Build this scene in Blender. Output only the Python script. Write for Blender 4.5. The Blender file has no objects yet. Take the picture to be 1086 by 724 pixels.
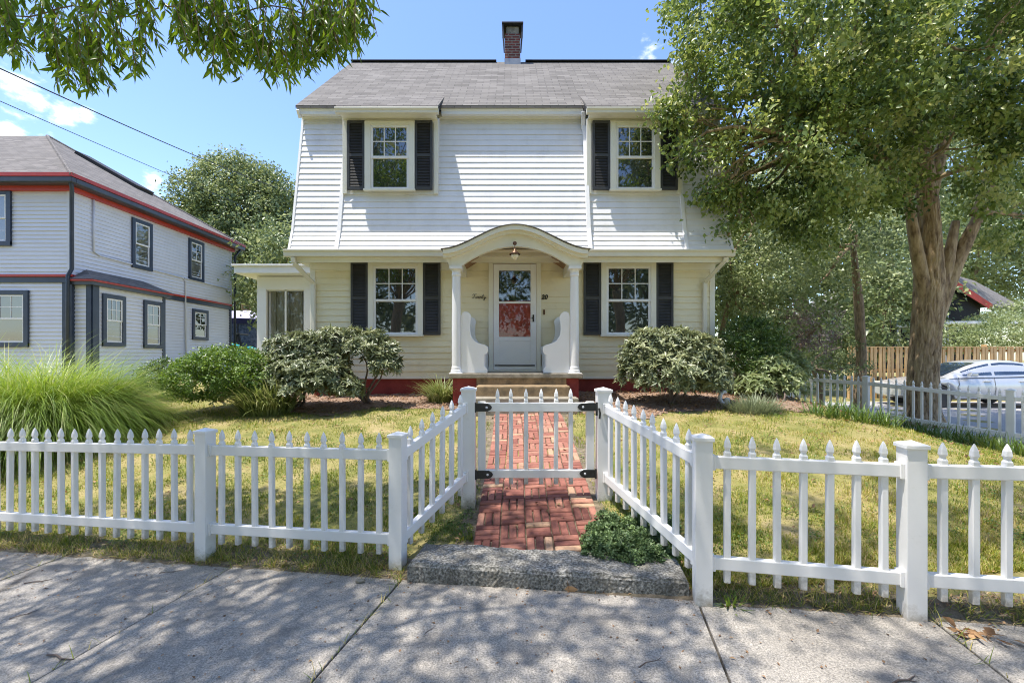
import bpy, bmesh, math, random
import numpy as np
from mathutils import Vector, Matrix
random.seed(7)
RNG = np.random.default_rng(11)
SC = bpy.context.scene
COL = SC.collection
PI = math.pi
F = 483.0            # focal length in photo pixels
HC = 1.6             # camera height

def sstep(a, b, x):
    t = min(1.0, max(0.0, (x - a) / (b - a)))
    return t * t * (3 - 2 * t)

# ------------------------------------------------------------------ terrain
_T = [(-50, 0), (0, 0), (.45, .10), (1.1, .22), (2, .38), (4, .68), (6, .90), (20, .95), (500, .95)]
CA, SA = math.cos(math.radians(10.9)), math.sin(math.radians(10.9))
def yf(x): return 3.19 - .193 * x
def zs(x): return .015 + .024 * max(-12, min(12, x))
def ground(x, y):
    t = (y - yf(x)) if abs(x) < 14 else y - (3.19 - .193 * math.copysign(14, x))
    p = 0
    for (a, pa), (b, pb) in zip(_T, _T[1:]):
        if a <= t <= b:
            p = pa + (pb - pa) * (t - a) / (b - a); break
    side = 1 - .80 * sstep(4.6, 7.4, x) - .15 * sstep(7.2, 9, x)
    return zs(x) * (1 - sstep(0, 4, t)) + p * side
def pt(px, py, Y): return Vector(((px - 543) * Y / F, Y, HC + (379 - py) * Y / F))
def gp(px, py):
    y = 1.6
    while y < 60:
        if ground((px - 543) * y / F, y) >= HC + (379 - py) * y / F: break
        y += .01
    x = (px - 543) * y / F
    return Vector((x, y, ground(x, y)))
def G(x, y): return Vector((x, y, ground(x, y)))
def fl(s, t): return (s * CA + t * SA, 3.19 - s * SA + t * CA)   # along / across the fence line

# ------------------------------------------------------------------ objects
def origin(p):
    o = Vector((0, 0, 0))
    while p is not None:
        o += p.location; p = p.parent
    return o
def tag(o, label=None, cat=None, group=None, kind=None):
    if label: o['label'] = label
    if cat: o['category'] = cat
    if group: o['group'] = group
    if kind: o['kind'] = kind
    return o
def thing(name, label, cat, loc, group=None, rz=0):
    o = bpy.data.objects.new(name, None); COL.objects.link(o)
    o.empty_display_size = .2
    o.location = loc; o.rotation_euler = (0, 0, rz)
    return tag(o, label, cat, group)
def link(name, me, mat, parent=None):
    o = bpy.data.objects.new(name, me); COL.objects.link(o)
    if mat is not None: me.materials.append(mat)
    if parent is not None: o.parent = parent
    return o
def dup(o, parent=None, loc=None, rz=None):
    c = o.copy(); COL.objects.link(c)
    c.parent = parent
    if loc is not None: c.location = loc
    if rz is not None: c.rotation_euler = (0, 0, rz)
    for ch in list(o.children): dup(ch, c)
    return c

class MB:
    def __init__(s): s.v = []; s.f = []
    def add(s, vs, fs):
        o = len(s.v); s.v += [tuple(v) for v in vs]; s.f += [tuple(i + o for i in f) for f in fs]; return s
    def bx(s, x0, x1, y0, y1, z0, z1):
        return s.add([(x0,y0,z0),(x1,y0,z0),(x1,y1,z0),(x0,y1,z0),(x0,y0,z1),(x1,y0,z1),(x1,y1,z1),(x0,y1,z1)],
              [(0,3,2,1),(4,5,6,7),(0,1,5,4),(1,2,6,5),(2,3,7,6),(3,0,4,7)])
    def lb(s, o, u, n, a0, a1, h0, h1, d0, d1):
        o, u, n = Vector(o), Vector(u), Vector(n); z = Vector((0, 0, 1))
        P = [o + u*a + n*d + z*h for h in (h0, h1) for a, d in ((a0,d0),(a1,d0),(a1,d1),(a0,d1))]
        return s.add(P, [(0,3,2,1),(4,5,6,7),(0,1,5,4),(1,2,6,5),(2,3,7,6),(3,0,4,7)])
    def bar(s, a, b, w, h, up=(0, 0, 1)):
        a, b = Vector(a), Vector(b); d = (b - a).normalized(); up = Vector(up)
        r = d.cross(up)
        if r.length < 1e-4: r = Vector((1, 0, 0))
        r.normalize(); up = r.cross(d)
        P = [e + r*i*w/2 + up*j*h/2 for e in (a, b) for i, j in ((-1,-1),(1,-1),(1,1),(-1,1))]
        return s.add(P, [(0,3,2,1),(4,5,6,7),(0,1,5,4),(1,2,6,5),(2,3,7,6),(3,0,4,7)])
    def prism(s, pts, vec):
        vec = Vector(vec); n = len(pts); P = [Vector(p) for p in pts]
        return s.add(P + [p + vec for p in P], [tuple(range(n))[::-1], tuple(range(n, 2*n))] +
              [(i, (i+1) % n, n + (i+1) % n, n + i) for i in range(n)])
    def quad(s, *p): return s.add(p, [tuple(range(len(p)))])
    def tube(s, pts, rad, n=8):
        pts = [Vector(p) for p in pts]
        if not hasattr(rad, '__len__'): rad = [rad] * len(pts)
        ref = Vector((.3, .2, 1)).normalized(); V = []; Fs = []
        for i, p in enumerate(pts):
            d = (pts[min(i+1, len(pts)-1)] - pts[max(i-1, 0)]).normalized()
            a = d.cross(Vector((0, 1, 0)) if abs(d.y) < .9 else Vector((1, 0, 0))).normalized(); b = d.cross(a)
            for k in range(n):
                t = 2*PI*k/n; V.append(p + (a*math.cos(t) + b*math.sin(t)) * rad[i])
        for i in range(len(pts)-1):
            for k in range(n):
                Fs.append((i*n+k, i*n+(k+1) % n, (i+1)*n+(k+1) % n, (i+1)*n+k))
        Fs.append(tuple(range(n))[::-1]); Fs.append(tuple(range((len(pts)-1)*n, len(pts)*n)))
        return s.add(V, Fs)
    def lathe(s, prof, c, n=16, ax=(0, 0, 1)):
        c = Vector(c); q = Vector((0, 0, 1)).rotation_difference(Vector(ax)); V = []; Fs = []
        for r, z in prof:
            for k in range(n):
                t = 2*PI*k/n; V.append(c + q @ Vector((r*math.cos(t), r*math.sin(t), z)))
        m = len(prof)
        for i in range(m-1):
            for k in range(n): Fs.append((i*n+k, i*n+(k+1) % n, (i+1)*n+(k+1) % n, (i+1)*n+k))
        Fs.append(tuple(range(n))[::-1]); Fs.append(tuple(range((m-1)*n, m*n)))
        return s.add(V, Fs)
    def build(s, name, mat, parent=None, smooth=False, bevel=0, loc=None, fixn=True):
        o = origin(parent) if parent is not None else Vector(loc or (0, 0, 0))
        me = bpy.data.meshes.new(name)
        me.from_pydata([tuple(Vector(v) - o) for v in s.v], [], s.f)
        if fixn:
            bm = bmesh.new(); bm.from_mesh(me); bmesh.ops.recalc_face_normals(bm, faces=bm.faces); bm.to_mesh(me); bm.free()
        uv = me.uv_layers.new(name='UVMap')
        arr = np.zeros(len(me.loops) * 2, dtype=np.float32)
        for p in me.polygons:
            n = p.normal
            u = Vector((0, 0, 1)).cross(n)
            u = Vector((1, 0, 0)) if u.length < .05 else u.normalized()
            w = n.cross(u)
            for li in p.loop_indices:
                c = me.vertices[me.loops[li].vertex_index].co
                arr[2*li] = c.dot(u); arr[2*li+1] = c.dot(w)
        uv.data.foreach_set('uv', arr)
        if smooth: me.polygons.foreach_set('use_smooth', [True] * len(me.polygons))
        ob = link(name, me, mat, parent)
        if parent is None and loc is not None: ob.location = loc
        if bevel:
            m = ob.modifiers.new('bevel', 'BEVEL'); m.width = bevel; m.segments = 2; m.limit_method = 'ANGLE'; m.angle_limit = .7
        return ob
    def clap(s, o, u, n, H, lo, hi, exp=.125, lip=.016, up=(0, 0, 1)):
        o, u, n, up = Vector(o), Vector(u), Vector(n), Vector(up)
        flo = lo if callable(lo) else (lambda h: lo)
        fhi = hi if callable(hi) else (lambda h: hi)
        k = 0
        while k * exp < H - 1e-4:
            h0, h1 = k*exp, min(H, (k+1)*exp)
            if fhi(h1) - flo(h1) < .02 and fhi(h0) - flo(h0) < .02: break
            a, b, c, d = flo(h0), fhi(h0), max(fhi(h1), flo(h1)), flo(h1)
            j = random.uniform(-.0012, .0012)
            if b - a > 1.2:
                xm = random.uniform(a + .4, b - .4); j2 = j + random.choice((-1, 1))*.0016
                P = [o+u*xm+up*h0+n*(lip+j2), o+u*b+up*h0+n*(lip+j2), o+u*c+up*h1+n*.0011, o+u*xm+up*h1+n*.0011, o+u*xm+up*h0, o+u*b+up*h0]
                s.add(P, [(0,1,2,3),(4,5,1,0)]); b = c = xm
            P = [o+u*a+up*h0+n*(lip+j), o+u*b+up*h0+n*(lip+j), o+u*c+up*h1+n*.001, o+u*d+up*h1+n*.001, o+u*a+up*h0, o+u*b+up*h0]
            s.add(P, [(0,1,2,3),(4,5,1,0)])
            k += 1
        return s

# ------------------------------------------------------------------ numpy foliage
def npmesh(name, V, faces_per, nper, N, tone, mat, parent, extra=None):
    """V (N*nper,3); faces_per list of index tuples within one element."""
    me = bpy.data.meshes.new(name)
    o = origin(parent) if parent is not None else Vector((0, 0, 0))
    V = V - np.array(o)
    me.vertices.add(len(V)); me.vertices.foreach_set('co', V.astype(np.float32).ravel())
    base = (np.arange(N) * nper)
    loops = []; starts = []; tot = sum(len(f) for f in faces_per)
    L = np.concatenate([np.stack([base + i for i in f], 1) for f in faces_per], 1).ravel()
    st = np.cumsum([0] + [len(f) for f in faces_per])[:-1]
    S = (np.arange(N)[:, None] * tot + st[None, :]).ravel()
    me.loops.add(len(L)); me.loops.foreach_set('vertex_index', L.astype(np.int32))
    me.polygons.add(len(S)); me.polygons.foreach_set('loop_start', S.astype(np.int32))
    me.update(calc_edges=True)
    at = me.attributes.new('tone', 'FLOAT', 'POINT')
    at.data.foreach_set('value', np.repeat(tone, nper).astype(np.float32))
    return link(name, me, mat, parent)
def nrm(a): return a / np.maximum(np.linalg.norm(a, axis=-1, keepdims=True), 1e-6)
def leaves(name, P, D, Nn, L, W, tone, mat, parent, shape='d'):
    N = len(P); D = nrm(D); S = nrm(np.cross(D, Nn)); Nn = np.cross(S, D)
    L = np.broadcast_to(L, N)[:, None]; W = np.broadcast_to(W, N)[:, None]
    if shape == 'd':
        b = P; t = P + D*L - Nn*L*.12
        m = P + D*L*.45
        l = m + S*W*.5 + Nn*W*.22; r = m - S*W*.5 + Nn*W*.22
        V = np.stack([b, r, t, l], 1).reshape(-1, 3)
        return npmesh(name, V, [(0, 1, 2), (0, 2, 3)], 4, N, tone, mat, parent)
    q = lambda a, w, n: P + D*L*a + S*W*w + Nn*L*n
    V = np.stack([q(0, 0, 0), q(.28, -.42, .03), q(.62, -.36, .0), q(1, 0, -.16), q(.62, .36, .0), q(.28, .42, .03), q(.28, 0, -.01), q(.62, 0, -.045)], 1).reshape(-1, 3)
    return npmesh(name, V, [(0,1,6),(0,6,5),(6,1,2,7),(6,7,4,5),(7,2,3),(7,3,4)], 8, N, tone, mat, parent)
def rdir(n): return nrm(RNG.normal(size=(n, 3)))
def crown_pts(blobs, dens, csize, per, shell=.55, flat=1.0):
    """sub-clusters in the ellipsoids, then leaves round each one"""
    P = []; O = []; T = []
    for (c, r, *w) in blobs:
        r = np.array(r if hasattr(r, '__len__') else (r, r, r), float); c = np.array(c, float)
        n = max(3, int(dens * (w[0] if w else 1) * (r[0]*r[1] + r[1]*r[2] + r[0]*r[2]) * 4))
        d = rdir(n); rad = RNG.uniform(shell, 1.05, size=(n, 1)) ** .6
        cc = c + d * r * rad
        k = np.repeat(np.arange(n), per)
        P.append(cc[k] + RNG.normal(size=(len(k), 3)) * csize * np.array([1, 1, flat]))
        O.append(nrm(d[k] + RNG.normal(size=(len(k), 3)) * .25))
        T.append(np.clip(RNG.normal(.5, .24, size=n)[k] + RNG.normal(0, .16, size=len(k)), 0, 1))
    return np.concatenate(P), np.concatenate(O), np.concatenate(T)
def crown(name, blobs, mat, parent, dens, csize, per, L, W, droop=.3, shell=.55, shape='d', flat=.8, up=.5):
    P, O, T = crown_pts(blobs, dens, csize, per, shell, flat)
    n = len(P)
    D = nrm(O * .6 + rdir(n) * .9 + np.array([0, 0, -droop]))
    Nn = nrm(O * .5 + rdir(n) * .7 + np.array([0, 0, up]))
    sc = RNG.uniform(.65, 1.25, size=n)
    return leaves(name, P, D, Nn, L*sc, W*sc, T, mat, parent, shape)
def blades(name, P, A, Ln, Wd, lean, droop, tone, mat, parent, segs=4):
    """arching grass blades: P base, A azimuth, lean start angle from vertical, droop extra angle"""
    N = len(P); u = np.stack([np.cos(A), np.sin(A), 0*A], 1); s = np.stack([-np.sin(A), np.cos(A), 0*A], 1)
    z = np.array([0, 0, 1.]); p = P.copy(); V = []
    for i in range(segs + 1):
        f = i / segs
        w = (Wd * (1 - f**2 * .95))[:, None] * .5
        V += [p - s*w, p + s*w]
        th = lean + droop * f
        p = p + (u*np.sin(th)[:, None] + z*np.cos(th)[:, None]) * (Ln / segs)[:, None]
    V = np.stack(V, 1).reshape(-1, 3)
    return npmesh(name, V, [(2*i, 2*i+1, 2*i+3, 2*i+2) for i in range(segs)], 2*(segs+1), N, tone, mat, parent)

# ------------------------------------------------------------------ materials
def nodes(name):
    m = bpy.data.materials.new(name); m.use_nodes = True
    return m, m.node_tree.nodes, m.node_tree.links, m.node_tree.nodes['Principled BSDF']
def ramp(N, stops):
    r = N.new('ShaderNodeValToRGB'); e = r.color_ramp.elements
    while len(e) < len(stops): e.new(.5)
    for i, (p, c) in enumerate(stops): e[i].position = p; e[i].color = (*c, 1)
    return r
def noise(N, K, src, scale, detail=5, rough=.55, vec=None):
    n = N.new('ShaderNodeTexNoise'); n.inputs['Scale'].default_value = scale; n.inputs['Detail'].default_value = detail
    n.inputs['Roughness'].default_value = rough
    if src is not None:
        if vec:
            mp = N.new('ShaderNodeMapping'); mp.inputs['Scale'].default_value = vec; K.new(src, mp.inputs[0]); src = mp.outputs[0]
        K.new(src, n.inputs['Vector'])
    return n
def pmat(name, stops, scale=4, rough=.6, bump=0, bscale=60, spec=.5, detail=6, vec=None, metal=0, second=None, bvec=None):
    """procedural paint / stone / wood: noise ramp, optional second darkening noise, bump"""
    m, N, K, B = nodes(name)
    tc = N.new('ShaderNodeTexCoord')
    n = noise(N, K, tc.outputs['Object'], scale, detail, .6, vec)
    r = ramp(N, stops); K.new(n.outputs['Fac'], r.inputs[0]); out = r.outputs[0]
    if second:
        sc, lo, col, amt = second
        n2 = noise(N, K, tc.outputs['Object'], sc, 8, .65)
        r2 = ramp(N, [(lo, (0, 0, 0)), (min(1, lo + .22), (1, 1, 1))]); K.new(n2.outputs['Fac'], r2.inputs[0])
        mu = N.new('ShaderNodeMath'); mu.operation = 'MULTIPLY'; mu.inputs[1].default_value = amt; K.new(r2.outputs[0], mu.inputs[0])
        mx = N.new('ShaderNodeMix'); mx.data_type = 'RGBA'; K.new(mu.outputs[0], mx.inputs[0]); K.new(out, mx.inputs[6]); mx.inputs[7].default_value = (*col, 1)
        out = mx.outputs[2]
    K.new(out, B.inputs['Base Color'])
    B.inputs['Roughness'].default_value = rough; B.inputs['Specular IOR Level'].default_value = spec; B.inputs['Metallic'].default_value = metal
    if bump:
        nb = noise(N, K, tc.outputs['Object'], bscale, 8, .65, bvec)
        b = N.new('ShaderNodeBump'); b.inputs['Strength'].default_value = bump; b.inputs['Distance'].default_value = .02
        K.new(nb.outputs['Fac'], b.inputs['Height']); K.new(b.outputs[0], B.inputs['Normal'])
    return m
def leafmat(name, stops, rough=.42, trans=.3, spec=.5, tcol=None):
    m, N, K, B = nodes(name)
    a = N.new('ShaderNodeAttribute'); a.attribute_name = 'tone'
    r = ramp(N, stops); K.new(a.outputs['Fac'], r.inputs[0])
    K.new(r.outputs[0], B.inputs['Base Color'])
    B.inputs['Roughness'].default_value = rough; B.inputs['Specular IOR Level'].default_value = spec
    t = N.new('ShaderNodeBsdfTranslucent')
    hs = N.new('ShaderNodeHueSaturation'); hs.inputs['Value'].default_value = 1.5; hs.inputs['Hue'].default_value = .48; hs.inputs['Saturation'].default_value = 1.1
    K.new(r.outputs[0], hs.inputs['Color']); K.new(hs.outputs[0], t.inputs[0])
    mx = N.new('ShaderNodeMixShader'); mx.inputs[0].default_value = trans
    K.new(B.outputs[0], mx.inputs[1]); K.new(t.outputs[0], mx.inputs[2])
    K.new(mx.outputs[0], N['Material Output'].inputs[0])
    return m
def shingle(name, c1, c2, c3, w=.32, h=.14):
    m, N, K, B = nodes(name)
    uv = N.new('ShaderNodeUVMap')
    b = N.new('ShaderNodeTexBrick'); b.inputs['Scale'].default_value = 1; b.inputs['Brick Width'].default_value = w; b.inputs['Row Height'].default_value = h
    b.inputs['Mortar Size'].default_value = .007; b.inputs['Mortar Smooth'].default_value = .3; b.inputs['Bias'].default_value = 0
    b.inputs['Color1'].default_value = (*c1, 1); b.inputs['Color2'].default_value = (*c2, 1); b.inputs['Mortar'].default_value = (*[x*.5 for x in c1], 1)
    nj = noise(N, K, uv.outputs[0], 3.1, 3); va = N.new('ShaderNodeVectorMath'); va.operation = 'MULTIPLY_ADD'
    K.new(nj.outputs['Color'], va.inputs[0]); va.inputs[1].default_value = (.05, .03, 0); K.new(uv.outputs[0], va.inputs[2]); K.new(va.outputs[0], b.inputs['Vector'])
    n = noise(N, K, uv.outputs[0], 1.3, 8, .7); r = ramp(N, [(.3, (0, 0, 0)), (.75, (1, 1, 1))]); K.new(n.outputs['Fac'], r.inputs[0])
    mx = N.new('ShaderNodeMix'); mx.data_type = 'RGBA'; mu = N.new('ShaderNodeMath'); mu.operation = 'MULTIPLY'; mu.inputs[1].default_value = .55
    K.new(r.outputs[0], mu.inputs[0]); K.new(mu.outputs[0], mx.inputs[0]); K.new(b.outputs['Color'], mx.inputs[6]); mx.inputs[7].default_value = (*c3, 1)
    n3 = noise(N, K, uv.outputs[0], 260, 2); mx2 = N.new('ShaderNodeMix'); mx2.data_type = 'RGBA'; mx2.blend_type = 'OVERLAY'; mx2.inputs[0].default_value = .6
    K.new(mx.outputs[2], mx2.inputs[6]); K.new(n3.outputs['Fac'], mx2.inputs[7])
    K.new(mx2.outputs[2], B.inputs['Base Color']); B.inputs['Roughness'].default_value = .9; B.inputs['Specular IOR Level'].default_value = .25
    bu = N.new('ShaderNodeBump'); bu.inputs['Strength'].default_value = .6; bu.inputs['Distance'].default_value = .012; bu.invert = True
    K.new(b.outputs['Fac'], bu.inputs['Height']); K.new(bu.outputs[0], B.inputs['Normal'])
    return m
def brickmat(name, c1, c2, mort, w, h, ms=.012):
    m, N, K, B = nodes(name)
    uv = N.new('ShaderNodeUVMap')
    b = N.new('ShaderNodeTexBrick'); b.inputs['Scale'].default_value = 1; b.inputs['Brick Width'].default_value = w; b.inputs['Row Height'].default_value = h
    b.inputs['Mortar Size'].default_value = ms; b.inputs['Color1'].default_value = (*c1, 1); b.inputs['Color2'].default_value = (*c2, 1); b.inputs['Mortar'].default_value = (*mort, 1)
    K.new(uv.outputs[0], b.inputs['Vector'])
    n = noise(N, K, uv.outputs[0], 9, 6); mx = N.new('ShaderNodeMix'); mx.data_type = 'RGBA'; mx.blend_type = 'OVERLAY'; mx.inputs[0].default_value = .5
    K.new(b.outputs['Color'], mx.inputs[6]); K.new(n.outputs['Fac'], mx.inputs[7]); K.new(mx.outputs[2], B.inputs['Base Color'])
    B.inputs['Roughness'].default_value = .85
    bu = N.new('ShaderNodeBump'); bu.inputs['Strength'].default_value = .7; bu.inputs['Distance'].default_value = .01; bu.invert = True
    K.new(b.outputs['Fac'], bu.inputs['Height']); K.new(bu.outputs[0], B.inputs['Normal'])
    return m
def glass(name, col=(.012, .015, .016), rough=.02, curtain=None):
    m, N, K, B = nodes(name)
    tc = N.new('ShaderNodeTexCoord')
    n = noise(N, K, tc.outputs['Object'], 1.7, 3); r = ramp(N, [(.35, col), (.7, curtain or tuple(c*2.5 for c in col))])
    K.new(n.outputs['Fac'], r.inputs[0]); K.new(r.outputs[0], B.inputs['Base Color'])
    B.inputs['Roughness'].default_value = rough; B.inputs['IOR'].default_value = 1.9; B.inputs['Specular IOR Level'].default_value = .8
    nb = noise(N, K, tc.outputs['Object'], 1.1, 1); b = N.new('ShaderNodeBump'); b.inputs['Strength'].default_value = .12; b.inputs['Distance'].default_value = .05
    K.new(nb.outputs['Fac'], b.inputs['Height']); K.new(b.outputs[0], B.inputs['Normal'])
    return m

M = {}
M['white'] = pmat('white_paint', [(.3, (.80, .79, .78)), (.7, (.84, .83, .82))], 3, .45, .05, 40, second=(1.6, .56, (.60, .58, .54), .28))
M['siding'] = pmat('white_vinyl_siding', [(.3, (.70, .695, .695)), (.7, (.76, .755, .755))], 1.2, .5, .06, 30, second=(3.0, .52, (.50, .485, .46), .38), vec=(2.5, 1, .5))
M['warm_shade'] = pmat('warm_shade_vinyl_siding', [(.3, (.80, .72, .50)), (.7, (.84, .77, .56))], 1.2, .5, .05, 30, second=(3.0, .54, (.52, .46, .34), .38))  # lower storey siding, the warm tone of its shade put into the colour
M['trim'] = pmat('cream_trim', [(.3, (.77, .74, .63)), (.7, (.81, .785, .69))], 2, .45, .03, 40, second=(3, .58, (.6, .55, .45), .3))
M['gutter'] = pmat('cream_gutter', [(.3, (.70, .66, .54)), (.7, (.77, .73, .62))], 2, .4, 0, second=(4, .58, (.45, .40, .30), .35))
M['fence'] = pmat('white_vinyl_fence', [(.3, (.82, .805, .79)), (.7, (.86, .85, .835))], 2, .38, .03, 30, second=(6, .60, (.50, .47, .40), .45))
M['shutter'] = pmat('charcoal_shutter', [(.3, (.035, .036, .038)), (.7, (.055, .056, .058))], 5, .55, .1, 50, second=(7, .6, (.09, .09, .09), .4))
M['pane'] = glass('window_glass')
M['pane_curtain'] = glass('curtained_glass', (.03, .03, .03), .04, (.16, .16, .15))
M['roof'] = shingle('grey_shingles', (.105, .097, .088), (.20, .186, .170), (.25, .235, .215))
M['roof2'] = shingle('neighbour_shingles', (.13, .12, .108), (.225, .205, .185), (.17, .16, .15))
M['dark'] = pmat('black_edge', [(.3, (.02, .02, .022)), (.7, (.04, .04, .042))], 6, .6)
M['redbase'] = pmat('red_painted_foundation', [(.3, (.20, .022, .018)), (.7, (.30, .04, .03))], 5, .7, .5, 25, second=(9, .55, (.10, .015, .012), .5))
M['tan'] = pmat('tan_concrete', [(.3, (.23, .155, .08)), (.7, (.38, .27, .15))], 7, .85, .5, 60, second=(6, .44, (.10, .078, .052), .8))
M['slab'] = pmat('weathered_stone', [(.3, (.22, .195, .145)), (.7, (.36, .32, .25))], 9, .85, .6, 60, second=(6, .48, (.10, .085, .055), .7))
M['porchwood'] = pmat('brown_porch_wood', [(.3, (.22, .12, .06)), (.7, (.34, .19, .10))], 4, .6, .2, 20, vec=(1, 6, 1))
M['brick'] = brickmat('chimney_brick', (.22, .05, .032), (.10, .03, .025), (.24, .20, .16), .2, .068)
M['lead'] = pmat('flashing', [(.3, (.25, .27, .30)), (.7, (.35, .37, .4))], 8, .5, metal=.3)
M['reddoor'] = pmat('red_door', [(.3, (.34, .022, .018)), (.7, (.62, .055, .04))], 9, .35, .1, 20)
M['brass'] = pmat('aged_copper', [(.3, (.10, .055, .03)), (.7, (.18, .09, .05))], 20, .4, metal=.6)
M['lampglass'] = pmat('frosted_glass', [(.3, (.75, .68, .5)), (.7, (.85, .8, .65))], 6, .15)
M['iron'] = pmat('black_iron', [(.3, (.012, .012, .012)), (.7, (.03, .03, .03))], 30, .45)
M['pale_blue'] = pmat('pale_grey_siding', [(.3, (.66, .67, .72)), (.7, (.71, .72, .77))], 1.5, .5, .05, 30, second=(2, .58, (.54, .55, .62), .3))
M['navy'] = pmat('navy_trim', [(.3, (.022, .035, .065)), (.7, (.035, .052, .09))], 4, .4)
M['red'] = pmat('red_trim', [(.3, (.40, .030, .018)), (.7, (.48, .045, .025))], 4, .4)
M['slate'] = pmat('dark_grey_gutter', [(.3, (.035, .04, .05)), (.7, (.06, .065, .078))], 4, .35)
M['bark'] = pmat('furrowed_bark', [(.35, (.15, .10, .062)), (.5, (.36, .262, .160)), (.72, (.56, .43, .28))], 4, .9, .8, 30, vec=(3, 3, .8), bvec=(2, 2, .8), second=(1.6, .5, (.50, .40, .22), .55))
M['bark2'] = pmat('brown_bark', [(.35, (.17, .12, .075)), (.7, (.40, .30, .19))], 8, .9, .9, 14, vec=(3, 3, .8), bvec=(3, 3, .7))
M['twig'] = pmat('grey_twig', [(.35, (.10, .07, .055)), (.7, (.22, .17, .14))], 12, .9)
M['cedar'] = pmat('fresh_cedar', [(.3, (.52, .31, .13)), (.5, (.66, .43, .20)), (.7, (.74, .52, .27))], 3, .7, .3, 20, vec=(9, 9, .6), bvec=(10, 10, .6))
M['darkwall'] = pmat('dark_shingle_wall', [(.3, (.012, .012, .014)), (.7, (.03, .03, .033))], 12, .8, .4, 15)
M['cable'] = pmat('cable_sheath', [(.3, (.02, .02, .022)), (.7, (.035, .035, .035))], 5, .6)
M['conduit'] = pmat('grey_conduit', [(.3, (.62, .63, .68)), (.7, (.68, .69, .74))], 5, .5)

def stake():
    m = pmat('white_fence_stake', [(.3, (.81, .795, .78)), (.7, (.86, .85, .835))], 3, .42, .04, 30, second=(7, .60, (.46, .43, .37), .5))
    N, K = m.node_tree.nodes, m.node_tree.links; B = N['Principled BSDF']; old = B.inputs['Base Color'].links[0].from_socket
    tc = N.new('ShaderNodeTexCoord'); sx = N.new('ShaderNodeSeparateXYZ'); K.new(tc.outputs['Object'], sx.inputs[0])
    g = N.new('ShaderNodeMapRange'); g.inputs[1].default_value = .22; g.inputs[2].default_value = -.05; K.new(sx.outputs['Z'], g.inputs[0])
    oi = N.new('ShaderNodeObjectInfo'); va = N.new('ShaderNodeVectorMath'); K.new(tc.outputs['Object'], va.inputs[0]); K.new(oi.outputs['Location'], va.inputs[1])
    n = noise(N, K, va.outputs[0], 16, 8, .75); mu = N.new('ShaderNodeMath'); mu.operation = 'MULTIPLY'; K.new(g.outputs[0], mu.inputs[0]); K.new(n.outputs['Fac'], mu.inputs[1])
    r = ramp(N, [(.22, (0, 0, 0)), (.5, (.85, .85, .85))]); K.new(mu.outputs[0], r.inputs[0])
    mx = N.new('ShaderNodeMix'); mx.data_type = 'RGBA'; K.new(r.outputs[0], mx.inputs[0]); K.new(old, mx.inputs[6]); mx.inputs[7].default_value = (.27, .23, .16, 1); K.new(mx.outputs[2], B.inputs['Base Color'])
    return m
M['stake'] = stake()
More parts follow.
